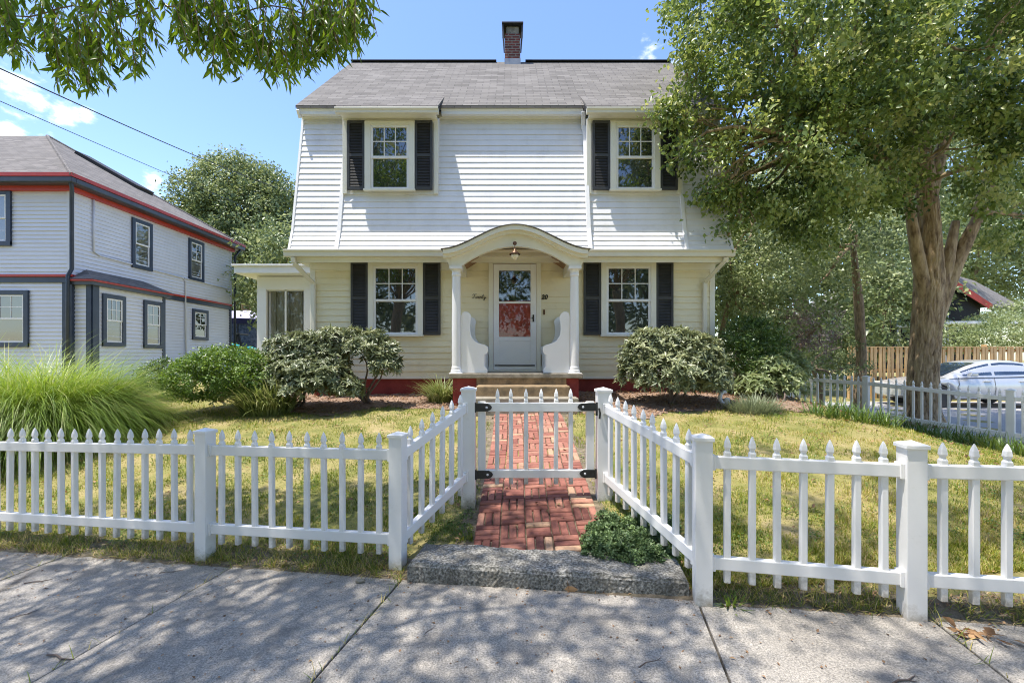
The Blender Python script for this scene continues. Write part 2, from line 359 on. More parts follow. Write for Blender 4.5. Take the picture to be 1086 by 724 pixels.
def concrete():
    m, N, K, B = nodes('sidewalk_concrete')
    tc = N.new('ShaderNodeTexCoord').outputs['Object']
    n1 = noise(N, K, tc, 1.4, 10, .72); r1 = ramp(N, [(.3, (.24, .22, .195)), (.5, (.32, .295, .262)), (.72, (.41, .378, .335))]); K.new(n1.outputs['Fac'], r1.inputs[0])
    n2 = noise(N, K, tc, 105, 4, .8); r2 = ramp(N, [(.36, (.22, .22, .22)), (.5, (.5, .5, .5)), (.64, (.80, .79, .77))]); K.new(n2.outputs['Fac'], r2.inputs[0])
    mx = N.new('ShaderNodeMix'); mx.data_type = 'RGBA'; mx.blend_type = 'OVERLAY'; mx.inputs[0].default_value = .9
    K.new(r1.outputs[0], mx.inputs[6]); K.new(r2.outputs[0], mx.inputs[7])
    n3 = noise(N, K, tc, 3.2, 9, .7); r3 = ramp(N, [(.54, (0, 0, 0)), (.62, (1, 1, 1))]); K.new(n3.outputs['Fac'], r3.inputs[0])
    mu = N.new('ShaderNodeMath'); mu.operation = 'MULTIPLY'; mu.inputs[1].default_value = .45; K.new(r3.outputs[0], mu.inputs[0])
    mx2 = N.new('ShaderNodeMix'); mx2.data_type = 'RGBA'; K.new(mu.outputs[0], mx2.inputs[0]); K.new(mx.outputs[2], mx2.inputs[6]); mx2.inputs[7].default_value = (.13, .125, .118, 1)
    vo = N.new('ShaderNodeTexVoronoi'); vo.feature = 'DISTANCE_TO_EDGE'; vo.inputs['Scale'].default_value = .75
    nd = noise(N, K, tc, 2.5, 8, .7); va = N.new('ShaderNodeVectorMath'); va.operation = 'MULTIPLY_ADD'; K.new(nd.outputs['Color'], va.inputs[0]); va.inputs[1].default_value = (.5, .5, 0); K.new(tc, va.inputs[2]); K.new(va.outputs[0], vo.inputs['Vector'])
    rc2 = ramp(N, [(.0, (1, 1, 1)), (.006, (0, 0, 0))]); K.new(vo.outputs['Distance'], rc2.inputs[0])
    nm = noise(N, K, tc, .55, 2); rm = ramp(N, [(.52, (0, 0, 0)), (.58, (.75, .75, .75))]); K.new(nm.outputs['Fac'], rm.inputs[0])
    mm = N.new('ShaderNodeMath'); mm.operation = 'MULTIPLY'; K.new(rc2.outputs[0], mm.inputs[0]); K.new(rm.outputs[0], mm.inputs[1])
    mx3 = N.new('ShaderNodeMix'); mx3.data_type = 'RGBA'; K.new(mm.outputs[0], mx3.inputs[0]); K.new(mx2.outputs[2], mx3.inputs[6]); mx3.inputs[7].default_value = (.05, .045, .04, 1); mx2 = mx3
    K.new(mx2.outputs[2], B.inputs['Base Color']); B.inputs['Roughness'].default_value = .9; B.inputs['Specular IOR Level'].default_value = .25
    nb = noise(N, K, tc, 120, 6, .75); b = N.new('ShaderNodeBump'); b.inputs['Strength'].default_value = .55; b.inputs['Distance'].default_value = .006
    K.new(nb.outputs['Fac'], b.inputs['Height']); K.new(b.outputs[0], B.inputs['Normal'])
    return m
M['concrete'] = concrete()
M['granite'] = pmat('rough_aggregate_step', [(.36, (.08, .075, .062)), (.47, (.19, .18, .16)), (.54, (.28, .268, .24)), (.66, (.46, .44, .40))], 62, .9, .6, 55, second=(5, .46, (.11, .10, .08), .7), detail=6)
M['soil'] = pmat('lawn_soil', [(.28, (.13, .14, .034)), (.42, (.22, .215, .055)), (.56, (.33, .275, .105)), (.74, (.43, .33, .18))], 2.2, .95, .8, 60, detail=9, second=(40, .5, (.08, .07, .03), .5))
M['dirt'] = pmat('dry_dirt', [(.3, (.10, .08, .055)), (.5, (.20, .16, .11)), (.7, (.33, .27, .19))], 18, .95, 1.0, 50, detail=9, second=(3, .5, (.12, .12, .05), .5))
M['mulch'] = pmat('bark_mulch', [(.3, (.13, .085, .06)), (.5, (.30, .20, .14)), (.7, (.46, .33, .25))], 38, .95, 1.0, 45, detail=8, second=(2.5, .5, (.14, .09, .065), .55))
M['asphalt'] = pmat('driveway_asphalt', [(.3, (.30, .29, .28)), (.7, (.42, .41, .40))], 30, .9, .5, 120)
M['road'] = pmat('road_asphalt', [(.3, (.045, .045, .047)), (.7, (.07, .07, .07))], 30, .9, .5, 120)

def brickpave():
    m, N, K, B = nodes('paver_brick')
    a = N.new('ShaderNodeAttribute'); a.attribute_name = 'tone'
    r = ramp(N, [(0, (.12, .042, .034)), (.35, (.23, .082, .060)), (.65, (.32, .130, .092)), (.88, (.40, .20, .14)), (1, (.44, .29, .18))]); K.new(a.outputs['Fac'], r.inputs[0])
    tc = N.new('ShaderNodeTexCoord').outputs['Object']
    n = noise(N, K, tc, 14, 8, .7); mx = N.new('ShaderNodeMix'); mx.data_type = 'RGBA'; mx.blend_type = 'OVERLAY'; mx.inputs[0].default_value = .75
    K.new(r.outputs[0], mx.inputs[6]); K.new(n.outputs['Fac'], mx.inputs[7]); K.new(mx.outputs[2], B.inputs['Base Color']); B.inputs['Roughness'].default_value = .85
    nb = noise(N, K, tc, 60, 6, .7); b = N.new('ShaderNodeBump'); b.inputs['Strength'].default_value = .6; b.inputs['Distance'].default_value = .01
    K.new(nb.outputs['Fac'], b.inputs['Height']); K.new(b.outputs[0], B.inputs['Normal'])
    return m
M['paver'] = brickpave()

LM = {}
LM['maple'] = leafmat('shade_tree_leaves', [(0, (.045, .08, .020)), (.35, (.135, .205, .050)), (.7, (.27, .345, .095)), (1, (.48, .51, .20))], .38, .36, .5)
LM['street'] = leafmat('street_tree_leaves', [(0, (.07, .135, .018)), (.5, (.14, .245, .032)), (1, (.25, .36, .06))], .38, .5)
LM['far'] = leafmat('far_tree_leaves', [(0, (.10, .145, .055)), (.5, (.195, .25, .10)), (1, (.36, .41, .19))], .40, .3)
LM['pale'] = leafmat('pale_leaves', [(0, (.13, .18, .07)), (.5, (.24, .30, .125)), (1, (.41, .46, .24))], .42, .3)
LM['rhodo'] = leafmat('rhododendron_leaves', [(0, (.10, .13, .06)), (.5, (.185, .215, .105)), (.85, (.28, .31, .155)), (1, (.38, .40, .20))], .38, .18, .55)
LM['box'] = leafmat('box_leaves', [(0, (.06, .115, .02)), (.5, (.12, .21, .03)), (1, (.23, .34, .06))], .38, .25)
LM['yew'] = leafmat('dark_shrub_leaves', [(0, (.04, .08, .016)), (.5, (.085, .15, .03)), (1, (.17, .26, .06))], .4, .2)
LM['reed'] = leafmat('ornamental_grass_blades', [(0, (.09, .14, .045)), (.4, (.17, .265, .045)), (.8, (.28, .40, .065)), (1, (.48, .50, .22))], .4, .35)
LM['lily'] = leafmat('daylily_blades', [(0, (.10, .14, .04)), (.5, (.20, .25, .075)), (1, (.38, .38, .18))], .4, .3)
LM['lav'] = leafmat('lavender_blades', [(0, (.14, .17, .10)), (.5, (.22, .26, .15)), (1, (.32, .36, .20))], .5, .2)
LM['jun'] = leafmat('groundcover_leaves', [(0, (.05, .09, .035)), (.5, (.11, .18, .07)), (1, (.26, .36, .15))], .5, .25)
LM['pink'] = leafmat('smoke_bush_leaves', [(0, (.16, .10, .10)), (.5, (.30, .22, .22)), (1, (.42, .36, .33))], .5, .25)
LM['lawn'] = leafmat('lawn_blades', [(0, (.085, .135, .018)), (.36, (.20, .265, .032)), (.60, (.36, .36, .062)), (.80, (.52, .43, .15)), (1, (.58, .45, .25))], .55, .3)
LM['litter'] = leafmat('dry_leaves', [(0, (.10, .06, .03)), (.5, (.25, .14, .07)), (1, (.42, .26, .13))], .7, .1)

# ================================================================== SETTING
def grid(name, xs, ys, fz, mat, kind, keep=None):
    nx, ny = len(xs), len(ys); V = [(x, y, fz(x, y)) for y in ys for x in xs]
    Fs = [(j*nx+i, j*nx+i+1, (j+1)*nx+i+1, (j+1)*nx+i) for j in range(ny-1) for i in range(nx-1)]
    if keep: Fs = [f for f in Fs if keep(sum(V[i][0] for i in f)/4, sum(V[i][1] for i in f)/4)]
    me = bpy.data.meshes.new(name); me.from_pydata(V, [], Fs); me.polygons.foreach_set('use_smooth', [True]*len(Fs))
    return tag(link(name, me, mat), kind=kind)
xs = [-300, -120, -60, -35, -22, -16] + [-14 + .3*i for i in range(94)] + [15, 18, 24, 40, 70, 130, 300]
ys = [-120, -50, -20, -8, -4, -2, 0, .8] + [1.2 + .2*i for i in range(75)] + [17, 19, 22, 27, 35, 50, 80, 130, 250, 400]
def lawnz(x, y):
    t = y - yf(x)
    return ground(x, y) + (.012*math.sin(3.1*x+1)*math.sin(2.7*y) if t > .5 else 0) - (.05 if t < -.02 else 0)
grid('lawn', xs, ys, lawnz, M['soil'], 'structure')

# mulch beds along the house front and the driveway fence
def inbed(x, y):
    w = .18*math.sin(2.3*x) + .1*math.sin(5.1*x+1)
    if x < -.55: return -4.9 < x and y > 7.75 + w and y < 9.6
    if x > .95: return x < 6.6 and y > 7.0 + w + .06*x and y < 9.6
    return False
bx_ = [-8 + .12*i for i in range(125)]; by_ = [6.4 + .1*i for i in range(33)]
grid('mulch_bed', bx_, by_, lambda x, y: lawnz(x, y) + .012 + .012*math.sin(17*x)*math.sin(19*y), M['mulch'], 'structure', inbed)

grid('path_bed', [-.46 + .07*i for i in range(21)], [3.3 + .07*i for i in range(58)], lambda x, y: ground(x, y) + .004, M['dirt'], 'structure', lambda x, y: y > yf(x) + .2)
V, Fs = [], []; ns_ = 300; nt_ = 7
for i in range(ns_+1):
    s_ = -8.5 + 15*i/ns_
    a_ = -.075 + .012*math.sin(7*s_) + .010*math.sin(19*s_+1) + .008*math.sin(43*s_); b_ = .24 + .05*math.sin(4.3*s_) + .03*math.sin(11*s_+1)
    for j in range(nt_+1):
        f = j/nt_; x, y = fl(s_, a_ + (b_-a_)*f)
        V.append((x, y, max(ground(x, y), zs(x)) + .010*math.sin(PI*min(1, f*1.3))**.5*(1 + .4*math.sin(27*s_+5*f)) - (.006 if j == 0 else 0) - (.02 if j == nt_ else 0)))
for i in range(ns_):
    for j in range(nt_): Fs.append((i*(nt_+1)+j, (i+1)*(nt_+1)+j, (i+1)*(nt_+1)+j+1, i*(nt_+1)+j+1))
me = bpy.data.meshes.new('bare_soil'); me.from_pydata(V, [], Fs); me.polygons.foreach_set('use_smooth', [True]*len(Fs))
tag(link('bare_soil', me, M['dirt']), kind='structure')
# sidewalk slabs, laid perpendicular to the fence line
mb = MB(); joints = [-9.6, -8.2, -6.8, -5.4, -3.84, -2.22, -.80, 1.22, 2.51, 4.1, 5.7, 7.3, 8.9]
for a, b in zip(joints, joints[1:]):
    g = .007; N_ = 6
    for t0, t1 in ((-1.72, -.05),):
        e = []
        for s_, t_ in ((a+g, t0), (b-g, t0), (b-g, t1 + random.uniform(-.012, .012)), (a+g, t1 + random.uniform(-.012, .012))):
            x, y = fl(s_, t_); e.append(Vector((x, y, zs(x) - .12)))
        mb.prism(e, (0, 0, .12 + random.uniform(-.003, .003)))
tag(mb.build('sidewalk', M['concrete'], bevel=.006), kind='structure')
mb = MB()
for s0, s1, t0, t1, z0, z1 in ((-9.6, 8.9, -3.0, -2.85, -.25, -.02),):
    mb.prism([Vector((*fl(s_, t_), zs(fl(s_, t_)[0]) + z0)) for s_, t_ in ((s0, t0), (s1, t0), (s1, t1), (s0, t1))], (0, 0, z1 - z0))
tag(mb.build('kerb', M['granite'], bevel=.01), kind='structure')
mb = MB().quad(*[Vector((*fl(s_, t_), zs(fl(s_, t_)[0]) - .045)) for s_, t_ in ((-60, -11), (60, -11), (60, -3.0), (-60, -3.0))])
tag(mb.build('road', M['road']), kind='structure')
grid('driveway', [8.7 + .5*i for i in range(32)], [1.2 + .4*i for i in range(38)], lambda x, y: ground(x, y) + .008, M['asphalt'], 'structure',
     lambda x, y: y > yf(x) + .3 and x > 9.1 + max(0, 8.6 - y)*.45 - max(0, y - 8.6)*.2 and y < 16)

# brick path, basketweave blocks of three
Vv, Ff, Tt = [], [], []
def brick(cx, cy, lx, ly, tone):
    dz = random.uniform(-.006, .006); rx = random.uniform(-.02, .02); rz = random.uniform(-.025, .025)
    c, s = math.cos(rz), math.sin(rz); o = len(Vv); b = .006
    for k, (ins, h) in enumerate(((0, -.05), (0, -.004), (b, .004))):
        for i, j in ((-1, -1), (1, -1), (1, 1), (-1, 1)):
            x, y = i*(lx/2-ins), j*(ly/2-ins); X, Y = cx + x*c - y*s, cy + x*s + y*c
            Vv.append((X, Y, ground(X, Y) + .022 + h + dz + rx*x)); Tt.append(tone)
    for k in range(2):
        for i in range(4): Ff.append((o+4*k+i, o+4*k+(i+1) % 4, o+4*k+4+(i+1) % 4, o+4*k+4+i))
    Ff.append((o+8, o+9, o+10, o+11))
bl = .212; gap = .010; y = 3.46; row = 0
while y < 7.28:
    drift = .02*math.sin(y*1.3)
    for col in range(5):
        x0 = -.29 + col*bl + drift
        horiz = (row + col) % 2
        for k in range(3):
            tone = min(1, max(0, random.gauss(.40, .17) + (.26 if y > 4.5 else 0)))  # bricks past the gate lightened, sunlit look painted into their tone
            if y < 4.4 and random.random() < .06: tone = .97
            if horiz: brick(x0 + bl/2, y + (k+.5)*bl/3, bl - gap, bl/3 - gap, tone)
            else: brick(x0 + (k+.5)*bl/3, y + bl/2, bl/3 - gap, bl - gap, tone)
    y += bl; row += 1
me = bpy.data.meshes.new('brick_path'); me.from_pydata(Vv, [], Ff)
me.attributes.new('tone', 'FLOAT', 'POINT').data.foreach_set('value', Tt)
tag(link('brick_path', me, M['paver']), kind='structure')

# ================================================================== WHITE HOUSE
X, Y_, Z = Vector((1, 0, 0)), Vector((0, 1, 0)), Vector((0, 0, 1))
FR = Vector((0, -1, 0))
YW = 9.18
H = thing('white_house', 'white clapboard gambrel house with dark shutters and arched portico behind the brick path', 'house', (0, YW, .9))
MB().bx(-4.0, 4.02, 9.20, 15.4, .5, 1.2).build('foundation', M['redbase'], H)
XL, XR = -4.05, 4.07
w = MB()
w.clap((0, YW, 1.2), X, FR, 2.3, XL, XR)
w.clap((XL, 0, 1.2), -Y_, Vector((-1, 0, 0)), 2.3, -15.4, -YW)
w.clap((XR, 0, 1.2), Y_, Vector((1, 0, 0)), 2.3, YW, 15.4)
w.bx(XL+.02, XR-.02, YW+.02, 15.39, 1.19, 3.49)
w.build('wall', M['warm_shade'], H, fixn=False)
b = MB()
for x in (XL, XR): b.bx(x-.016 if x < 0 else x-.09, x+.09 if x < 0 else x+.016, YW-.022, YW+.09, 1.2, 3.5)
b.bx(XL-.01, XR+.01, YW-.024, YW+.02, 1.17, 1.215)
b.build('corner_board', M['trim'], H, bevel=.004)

# front profile of the gambrel
A, Bp, Cp = (8.74, 3.66), (8.88, 4.06), (9.34, 6.50)
RID = (12.3, 9.52)
EL, ER = -4.27, 4.22
def slope(p, q, x0, x1, mbx, exp=.125):
    up = Vector((0, q[0]-p[0], q[1]-p[1])); L = up.length; up.normalize(); n = Vector((0, -up.z, up.y))
    mbx.clap((0, p[0], p[1]), X, n, L, x0, x1, exp, .013, up)
us = MB(); slope(A, Bp, EL, ER, us, .105); slope(Bp, Cp, EL, ER, us, .124)
MIR = lambda p: (2*RID[0]-p[0], p[1])
us.build('upper_siding', M['siding'], H, fixn=False)
us = MB().quad((EL, *MIR(A)), (ER, *MIR(A)), (ER, *MIR(Cp)), (EL, *MIR(Cp)))
us.build('upper_siding', M['siding'], H, fixn=False)
# gable ends
gw = MB()
prof = [A, Bp, Cp, (9.2, 6.58), RID, MIR((9.2, 6.58)), MIR(Cp), MIR(A)]
def gy(h):   # front y of the gable at height z
    z = 3.62 + h
    pts = [(3.6, 8.95), (4.06, 8.9), (6.5, 9.36), (9.5, 12.28)]
    for (za, ya), (zb, yb) in zip(pts, pts[1:]):
        if za <= z <= zb: return ya + (yb-ya)*(z-za)/(zb-za)
    return 12.29
gw.clap((XL-.12, 0, 3.62), -Y_, Vector((-1, 0, 0)), 5.86, lambda h: -(2*RID[0]-gy(h)), lambda h: -gy(h))
gw.build('gable_wall', M['siding'], H, fixn=False); gw = MB()
gw.clap((XR+.07, 0, 3.62), Y_, Vector((1, 0, 0)), 5.86, lambda h: gy(h), lambda h: 2*RID[0]-gy(h))
gw.build('gable_wall', M['siding'], H, fixn=False)
# rake boards following the profile
for x0, x1 in ((EL-.035, EL+.012), (ER-.012, ER+.035)):
    rk = MB()
    def off(p, q, d):
        v = Vector((q[0]-p[0], q[1]-p[1])).normalized(); return Vector((v.y, -v.x)) * d
    ch = [A, Bp, Cp]
    for p, q in zip(ch, ch[1:]):
        o1 = off(p, q, .11); o0 = off(p, q, -.022)
        rk.prism([(x0, p[0]+o0.x, p[1]+o0.y), (x0, q[0]+o0.x, q[1]+o0.y), (x0, q[0]+o1.x, q[1]+o1.y), (x0, p[0]+o1.x, p[1]+o1.y)], (x1-x0, 0, 0))
    for m_ in (lambda p: p, MIR):
        p, q = m_((9.12, 6.47)), m_((12.3, 9.42))
        rk.bar((x0*.5+x1*.5, *p), (x0*.5+x1*.5, *q), x1-x0, .15, up=(0, -.7, .7))
    p, q = MIR(A), MIR(Cp); rk.bar((x0*.5+x1*.5, *p), (x0*.5+x1*.5, *q), x1-x0, .13, up=(0, 1, .2))
    rk.build('rake_board', M['white'], H, bevel=.004)
# roof
rf = MB()
f0, f1 = (9.10, 6.585), RID
for m_ in (lambda p: p, MIR):
    p, q = m_(f0), m_(f1)
    P = [(EL-.06, *p), (ER+.06, *p), (ER+.06, *q), (EL-.06, *q)]
    rf.prism(P, (0, 0, .055))
rfo = rf.build('roof', M['roof'], H)
rc = MB(); rc.bar((EL-.06, 12.3, 9.572), (-.42, 12.3, 9.572), .20, .02); rc.bar((.36, 12.3, 9.572), (ER+.06, 12.3, 9.572), .20, .02)
rc.build('ridge_cap', M['dark'], rfo)
# main gutter pieces
def gutter_mb(x0, x1, yb, zt, d=.12, h=.115):
    pr = [(yb, zt), (yb-d, zt), (yb-d, zt-.028), (yb-d*.82, zt-.06), (yb-d*.78, zt-h), (yb, zt-h)]
    return MB().prism([(x0, y, z) for y, z in pr], (x1-x0, 0, 0))
def join(*ms):
    r = MB()
    for m_ in ms: r.add(m_.v, m_.f)
    return r
for xa, xb in ((EL-.05, -3.40), (-1.42, 1.43), (3.38, ER+.05)): gutter_mb(xa, xb, 9.24, 6.60).build('upper_gutter', M['white'], H, bevel=.004)
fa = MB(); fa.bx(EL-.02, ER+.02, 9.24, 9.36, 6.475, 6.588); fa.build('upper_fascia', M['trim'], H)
gutter_mb(-4.37, 4.27, 8.80, 3.665, .13, .13).build('lower_gutter', M['gutter'], H, bevel=.004)
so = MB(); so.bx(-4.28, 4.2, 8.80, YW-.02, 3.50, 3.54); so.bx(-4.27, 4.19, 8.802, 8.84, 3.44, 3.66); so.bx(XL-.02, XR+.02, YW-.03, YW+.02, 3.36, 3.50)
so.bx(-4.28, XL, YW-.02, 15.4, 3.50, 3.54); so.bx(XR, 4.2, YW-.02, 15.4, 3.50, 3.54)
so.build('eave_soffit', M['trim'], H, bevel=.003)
# seams where the dormer bays meet the slope
def sl(z): return A[0] + (z-A[1])*(Bp[0]-A[0])/(Bp[1]-A[1]) if z < Bp[1] else Bp[0] + (z-Bp[1])*(Cp[0]-Bp[0])/(Cp[1]-Bp[1])
for x in (-3.37, 3.36):
    sm_ = MB()
    for z0, z1 in ((3.67, Bp[1]), (Bp[1], 6.46)):
        sm_.bar((x, sl(z0)-.014, z0), (x, sl(z1)-.014, z1), .075, .035, up=(0, -1, .19))
    sm_.build('slope_trim', M['white'], H, bevel=.003)

def window(root, o, u, n, W, Hh, trim, tm, nx=3, ny=2, pane='pane', sill=True, sash=None, head=.5, trim_top=None, lower_grid=False):
    """o: centre of the outer casing's bottom edge on the wall plane"""
    o = Vector(o) + Vector(n)*.026; sash = sash or M['white']; tt = trim_top or trim
    c = MB()
    c.lb(o, u, n, -W/2, -W/2+trim, .03, Hh, -.01, .04); c.lb(o, u, n, W/2-trim, W/2, .03, Hh, -.01, .04)
    c.lb(o, u, n, -W/2+trim, W/2-trim, Hh-tt, Hh, -.01, .038)
    if sill: c.lb(o, u, n, -W/2-.015, W/2+.015, -.01, .03, -.01, .075)
    else: c.lb(o, u, n, -W/2, W/2, 0, trim, -.01, .042)
    win = c.build('window', tm, root, bevel=.004)
    b0 = .03 if sill else trim; a = W/2 - trim; t = Hh - tt; mid = b0 + (t-b0)*(1-head)
    s = MB(); k = .045
    for h0, h1, d in ((b0, mid+.02, .012), (mid-.02, t, .026)):
        s.lb(o, u, n, -a, -a+k, h0, h1, -.01, d); s.lb(o, u, n, a-k, a, h0, h1, -.01, d)
        s.lb(o, u, n, -a+k, a-k, h0, h0+k, -.01, d-.001); s.lb(o, u, n, -a+k, a-k, h1-k, h1, -.01, d-.001)
    s.build('sash', sash, win, bevel=.002)
    g = MB(); g.lb(o, u, n, -a+k*.8, a-k*.8, b0+k*.8, mid, -.012, -.006); g.lb(o, u, n, -a+k*.8, a-k*.8, mid+.001, t-k*.8, -.004, .004)
    g.build('pane', M[pane], win)
    m_ = MB(); iw = 2*a-2*k; ih = t-mid-k
    for i in range(1, nx): m_.lb(o, u, n, -a+k+iw*i/nx-.009, -a+k+iw*i/nx+.009, mid+.02, t-k, .003, .014)
    for j in range(1, ny): m_.lb(o, u, n, -a+k, a-k, mid+.02+ih*j/ny-.009, mid+.02+ih*j/ny+.009, .003, .0135)
    if lower_grid:
        for i in range(1, nx): m_.lb(o, u, n, -a+k+iw*i/nx-.009, -a+k+iw*i/nx+.009, b0+k, mid-.02, -.007, .006)
    m_.build('muntin', sash, win)
    return win
def shutter(root, o, u, n, W, Hh, name='shutter', mat='shutter'):
    o = Vector(o) + Vector(n)*.01; s = MB(); st = .045
    s.lb(o, u, n, -W/2, W/2, 0, Hh, 0, .012)
    s.lb(o, u, n, -W/2, -W/2+st, 0, Hh, .012, .036); s.lb(o, u, n, W/2-st, W/2, 0, Hh, .012, .036)
    for h0, h1 in ((0, .06), (Hh*.5-.03, Hh*.5+.03), (Hh-.06, Hh)): s.lb(o, u, n, -W/2+st, W/2-st, h0, h1, .012, .035)
    h = .075
    while h < Hh - .08:
        if abs(h - Hh*.5) > .045:
            P = [o + Vector(u)*a + Z*(h+dh) + Vector(n)*d for a, dh, d in ((-W/2+st, 0, .032), (W/2-st, 0, .032), (W/2-st, .026, .014), (-W/2+st, .026, .014))]
            s.prism(P, Vector(n)*-.006)
        h += .03
    return s.build(name, M[mat], root)
# ground floor windows and shutters
for cx in (-2.335, 2.337):
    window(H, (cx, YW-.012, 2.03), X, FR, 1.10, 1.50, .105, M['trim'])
    for sx in (-1, 1): shutter(H, (cx + sx*(.55+.177), YW-.016, 2.05), X, FR, .345, 1.48)
# dormers
def dormer(x0, x1, wx):
    yd = 8.99; z0 = 4.84; z1 = 6.30
    d = MB()
    d.prism([(x0, yd, z0-.02), (x0, yd, z1), (x0, 9.8, z1+.5), (x0, 9.5, z1), (x0, sl(z0)+.06, z0-.02)], (x1-x0, 0, 0))
    dm = d.build('dormer', M['siding'], H)
    t = MB()
    t.bx(x0-.012, x0+.075, yd-.02, yd+.04, z0-.01, z1); t.bx(x1-.075, x1+.012, yd-.02, yd+.04, z0-.01, z1)
    t.bx(x0+.075, x1-.075, yd-.018, yd, 6.225, z1-.012); t.bx(x0, x1, 8.74, yd, z1-.012, z1+.012)
    t.build('dormer_trim', M['trim'], dm, bevel=.003)
    gutter_mb(x0-.06, x1+.06, 8.78, 6.375, .11, .10).build('dormer_gutter', M['gutter'], dm, bevel=.004)
    r = MB(); p, q = (8.72, 6.37), (9.78, 7.19)
    r.prism([(x0-.05, *p), (x1+.05, *p), (x1+.05, *q), (x0-.05, *q)], (0, .0, .05))
    r.build('dormer_roof', M['roof'], dm)
    for x in (x0-.048, x1+.02): MB().prism([(x, 8.76, 6.34), (x, 8.76, 6.38), (x, 9.77, 7.18), (x, 9.3, 6.66)], (.028, 0, 0)).build('dormer_cheek', M['dark'], dm)
    window(H, (wx, yd-.012, 4.87), X, FR, .98, 1.36, .115, M['trim'], trim_top=.075)
    for sx in (-1, 1): shutter(H, (wx + sx*(.49+.175), yd-.016, 4.89), X, FR, .34, 1.36)
dormer(-3.33, -1.47, -2.40); dormer(1.49, 3.33, 2.42)
# downspouts
def spout(pts, r=.032, mat='gutter', name='downspout', root=H):
    m_ = MB()
    for p, q in zip(pts, pts[1:]): m_.bar(p, q, r*2, r*1.7, up=(0, -1, .12))
    return m_.build(name, M[mat], root, bevel=.008)
spout([(1.43, 9.1, 6.52), (1.44, 9.24, 6.3), (1.47, sl(6.2)-.05, 6.2), (1.49, sl(4.1)-.05, 4.1), (1.50, 8.70, 3.66)], .04, 'white')
spout([(-4.2, 8.74, 3.53), (-4.2, 8.76, 3.42), (-3.98, 9.12, 3.08), (-3.98, 9.12, 1.15)], .04)
spout([(4.1, 8.74, 3.53), (4.1, 8.78, 3.45), (3.86, 9.12, 3.10), (3.86, 9.12, 1.15)], .036)
# chimney
ch = MB().bx(-.19, .22, 12.1, 12.55, 9.2, 10.20).build('chimney', M['brick'], H)
MB().bx(-.20, .23, 12.09, 12.56, 9.3, 9.54).build('flashing', M['lead'], ch)
MB().bx(-.16, .19, 12.13, 12.52, 10.20, 10.42).build('flue', M['slab'], ch, bevel=.02)
MB().bx(-.27, .30, 12.02, 12.62, 10.43, 10.47).build('chimney_cap', M['dark'], ch, bevel=.006)
for x, d in ((-.25, -1), (.28, 1)):
    MB().prism([(x-.02*d, 12.04, 10.43), (x+.015*d, 12.04, 10.43), (x-.02*d, 12.04, 10.02), (x-.05*d, 12.04, 10.02)], (0, .56, 0)).build('cap_side', M['dark'], ch)

# ---- portico
PC = .06
cr = lambda s: 3.49 + .42 * (.5 + .5*math.cos(PI*s))**.92
ar = lambda s: 3.21 + .335 * max(0, 1 - s*s)
po = MB(); n = 40                                   # arch board carried by the columns
up_, lo_ = [], []
for i in range(n+1):
    s = -1 + 2*i/n; x = PC + 1.13*s
    lo_.append((x, ar((x-PC)/.95) if abs(x-PC) < .95 else 3.20)); up_.append((x, cr((x-PC)/1.255) - .11))
for i in range(n):
    po.prism([(lo_[i][0], 7.98, lo_[i][1]), (lo_[i+1][0], 7.98, lo_[i+1][1]), (up_[i+1][0], 7.98, up_[i+1][1]), (up_[i][0], 7.98, up_[i][1])], (0, .09, 0))
for x in (PC-1.045, PC+1.045): po.bx(x-.075, x+.075, 8.07, YW-.03, 3.20, 3.42)
por = po.build('portico', M['trim'], H)
bb = MB()
for i in range(n):                                   # moulded edge under the roof
    s0, s1 = -1+2*i/n, -1+2*(i+1)/n
    x0, x1 = PC+1.255*s0, PC+1.255*s1; a0, a1 = cr(s0), cr(s1)
    bb.prism([(x0, 7.84, a0-.025), (x1, 7.84, a1-.025), (x1, 7.84, a1-.105), (x0, 7.84, a0-.105)], (0, .06, 0))
    bb.prism([(x0, 7.90, a0-.025), (x1, 7.90, a1-.025), (x1, 7.90, a1-.16), (x0, 7.90, a0-.16)], (0, .08, 0))
bb.build('barge_moulding', M['trim'], por)
rr = MB()
for i in range(n):
    s0, s1 = -1+2*i/n, -1+2*(i+1)/n; x0, x1 = PC+1.29*s0, PC+1.29*s1
    rr.prism([(x0, 7.82, cr(s0)-.024), (x1, 7.82, cr(s1)-.024), (x1, 7.82, cr(s1)-.010), (x0, 7.82, cr(s0)-.010)], (0, 1.12, 0))
rr.build('portico_roof', M['roof'], por)
ce = MB()
for i in range(n):
    x0, x1 = lo_[i][0], lo_[i+1][0]; za, zb = min(lo_[i][1]+.17, up_[i][1]-.02), min(lo_[i+1][1]+.17, up_[i+1][1]-.02)
    ce.prism([(x0, 8.07, za), (x1, 8.07, zb), (x1, 8.07, zb+.03), (x0, 8.07, za+.03)], (0, 1.05, 0))
ce.build('porch_ceiling', M['porchwood'], por)
gs = MB(); gs.clap((PC, YW-.034, 3.34), X, FR, .42, lambda h: -1.0 + h*.9, lambda h: 1.0 - h*.9); gs.build('porch_gable', M['warm_shade'], por, fixn=False)
br = MB()
for x, d in ((PC-1.12, -1), (PC+1.12, 1)):
    br.prism([(x, 8.0, 3.20), (x+d*.03, 8.0, 3.2), (x+d*.15, 8.0, 3.40), (x, 8.0, 3.42)], (0, .08, 0))
br.build('bracket', M['trim'], por)
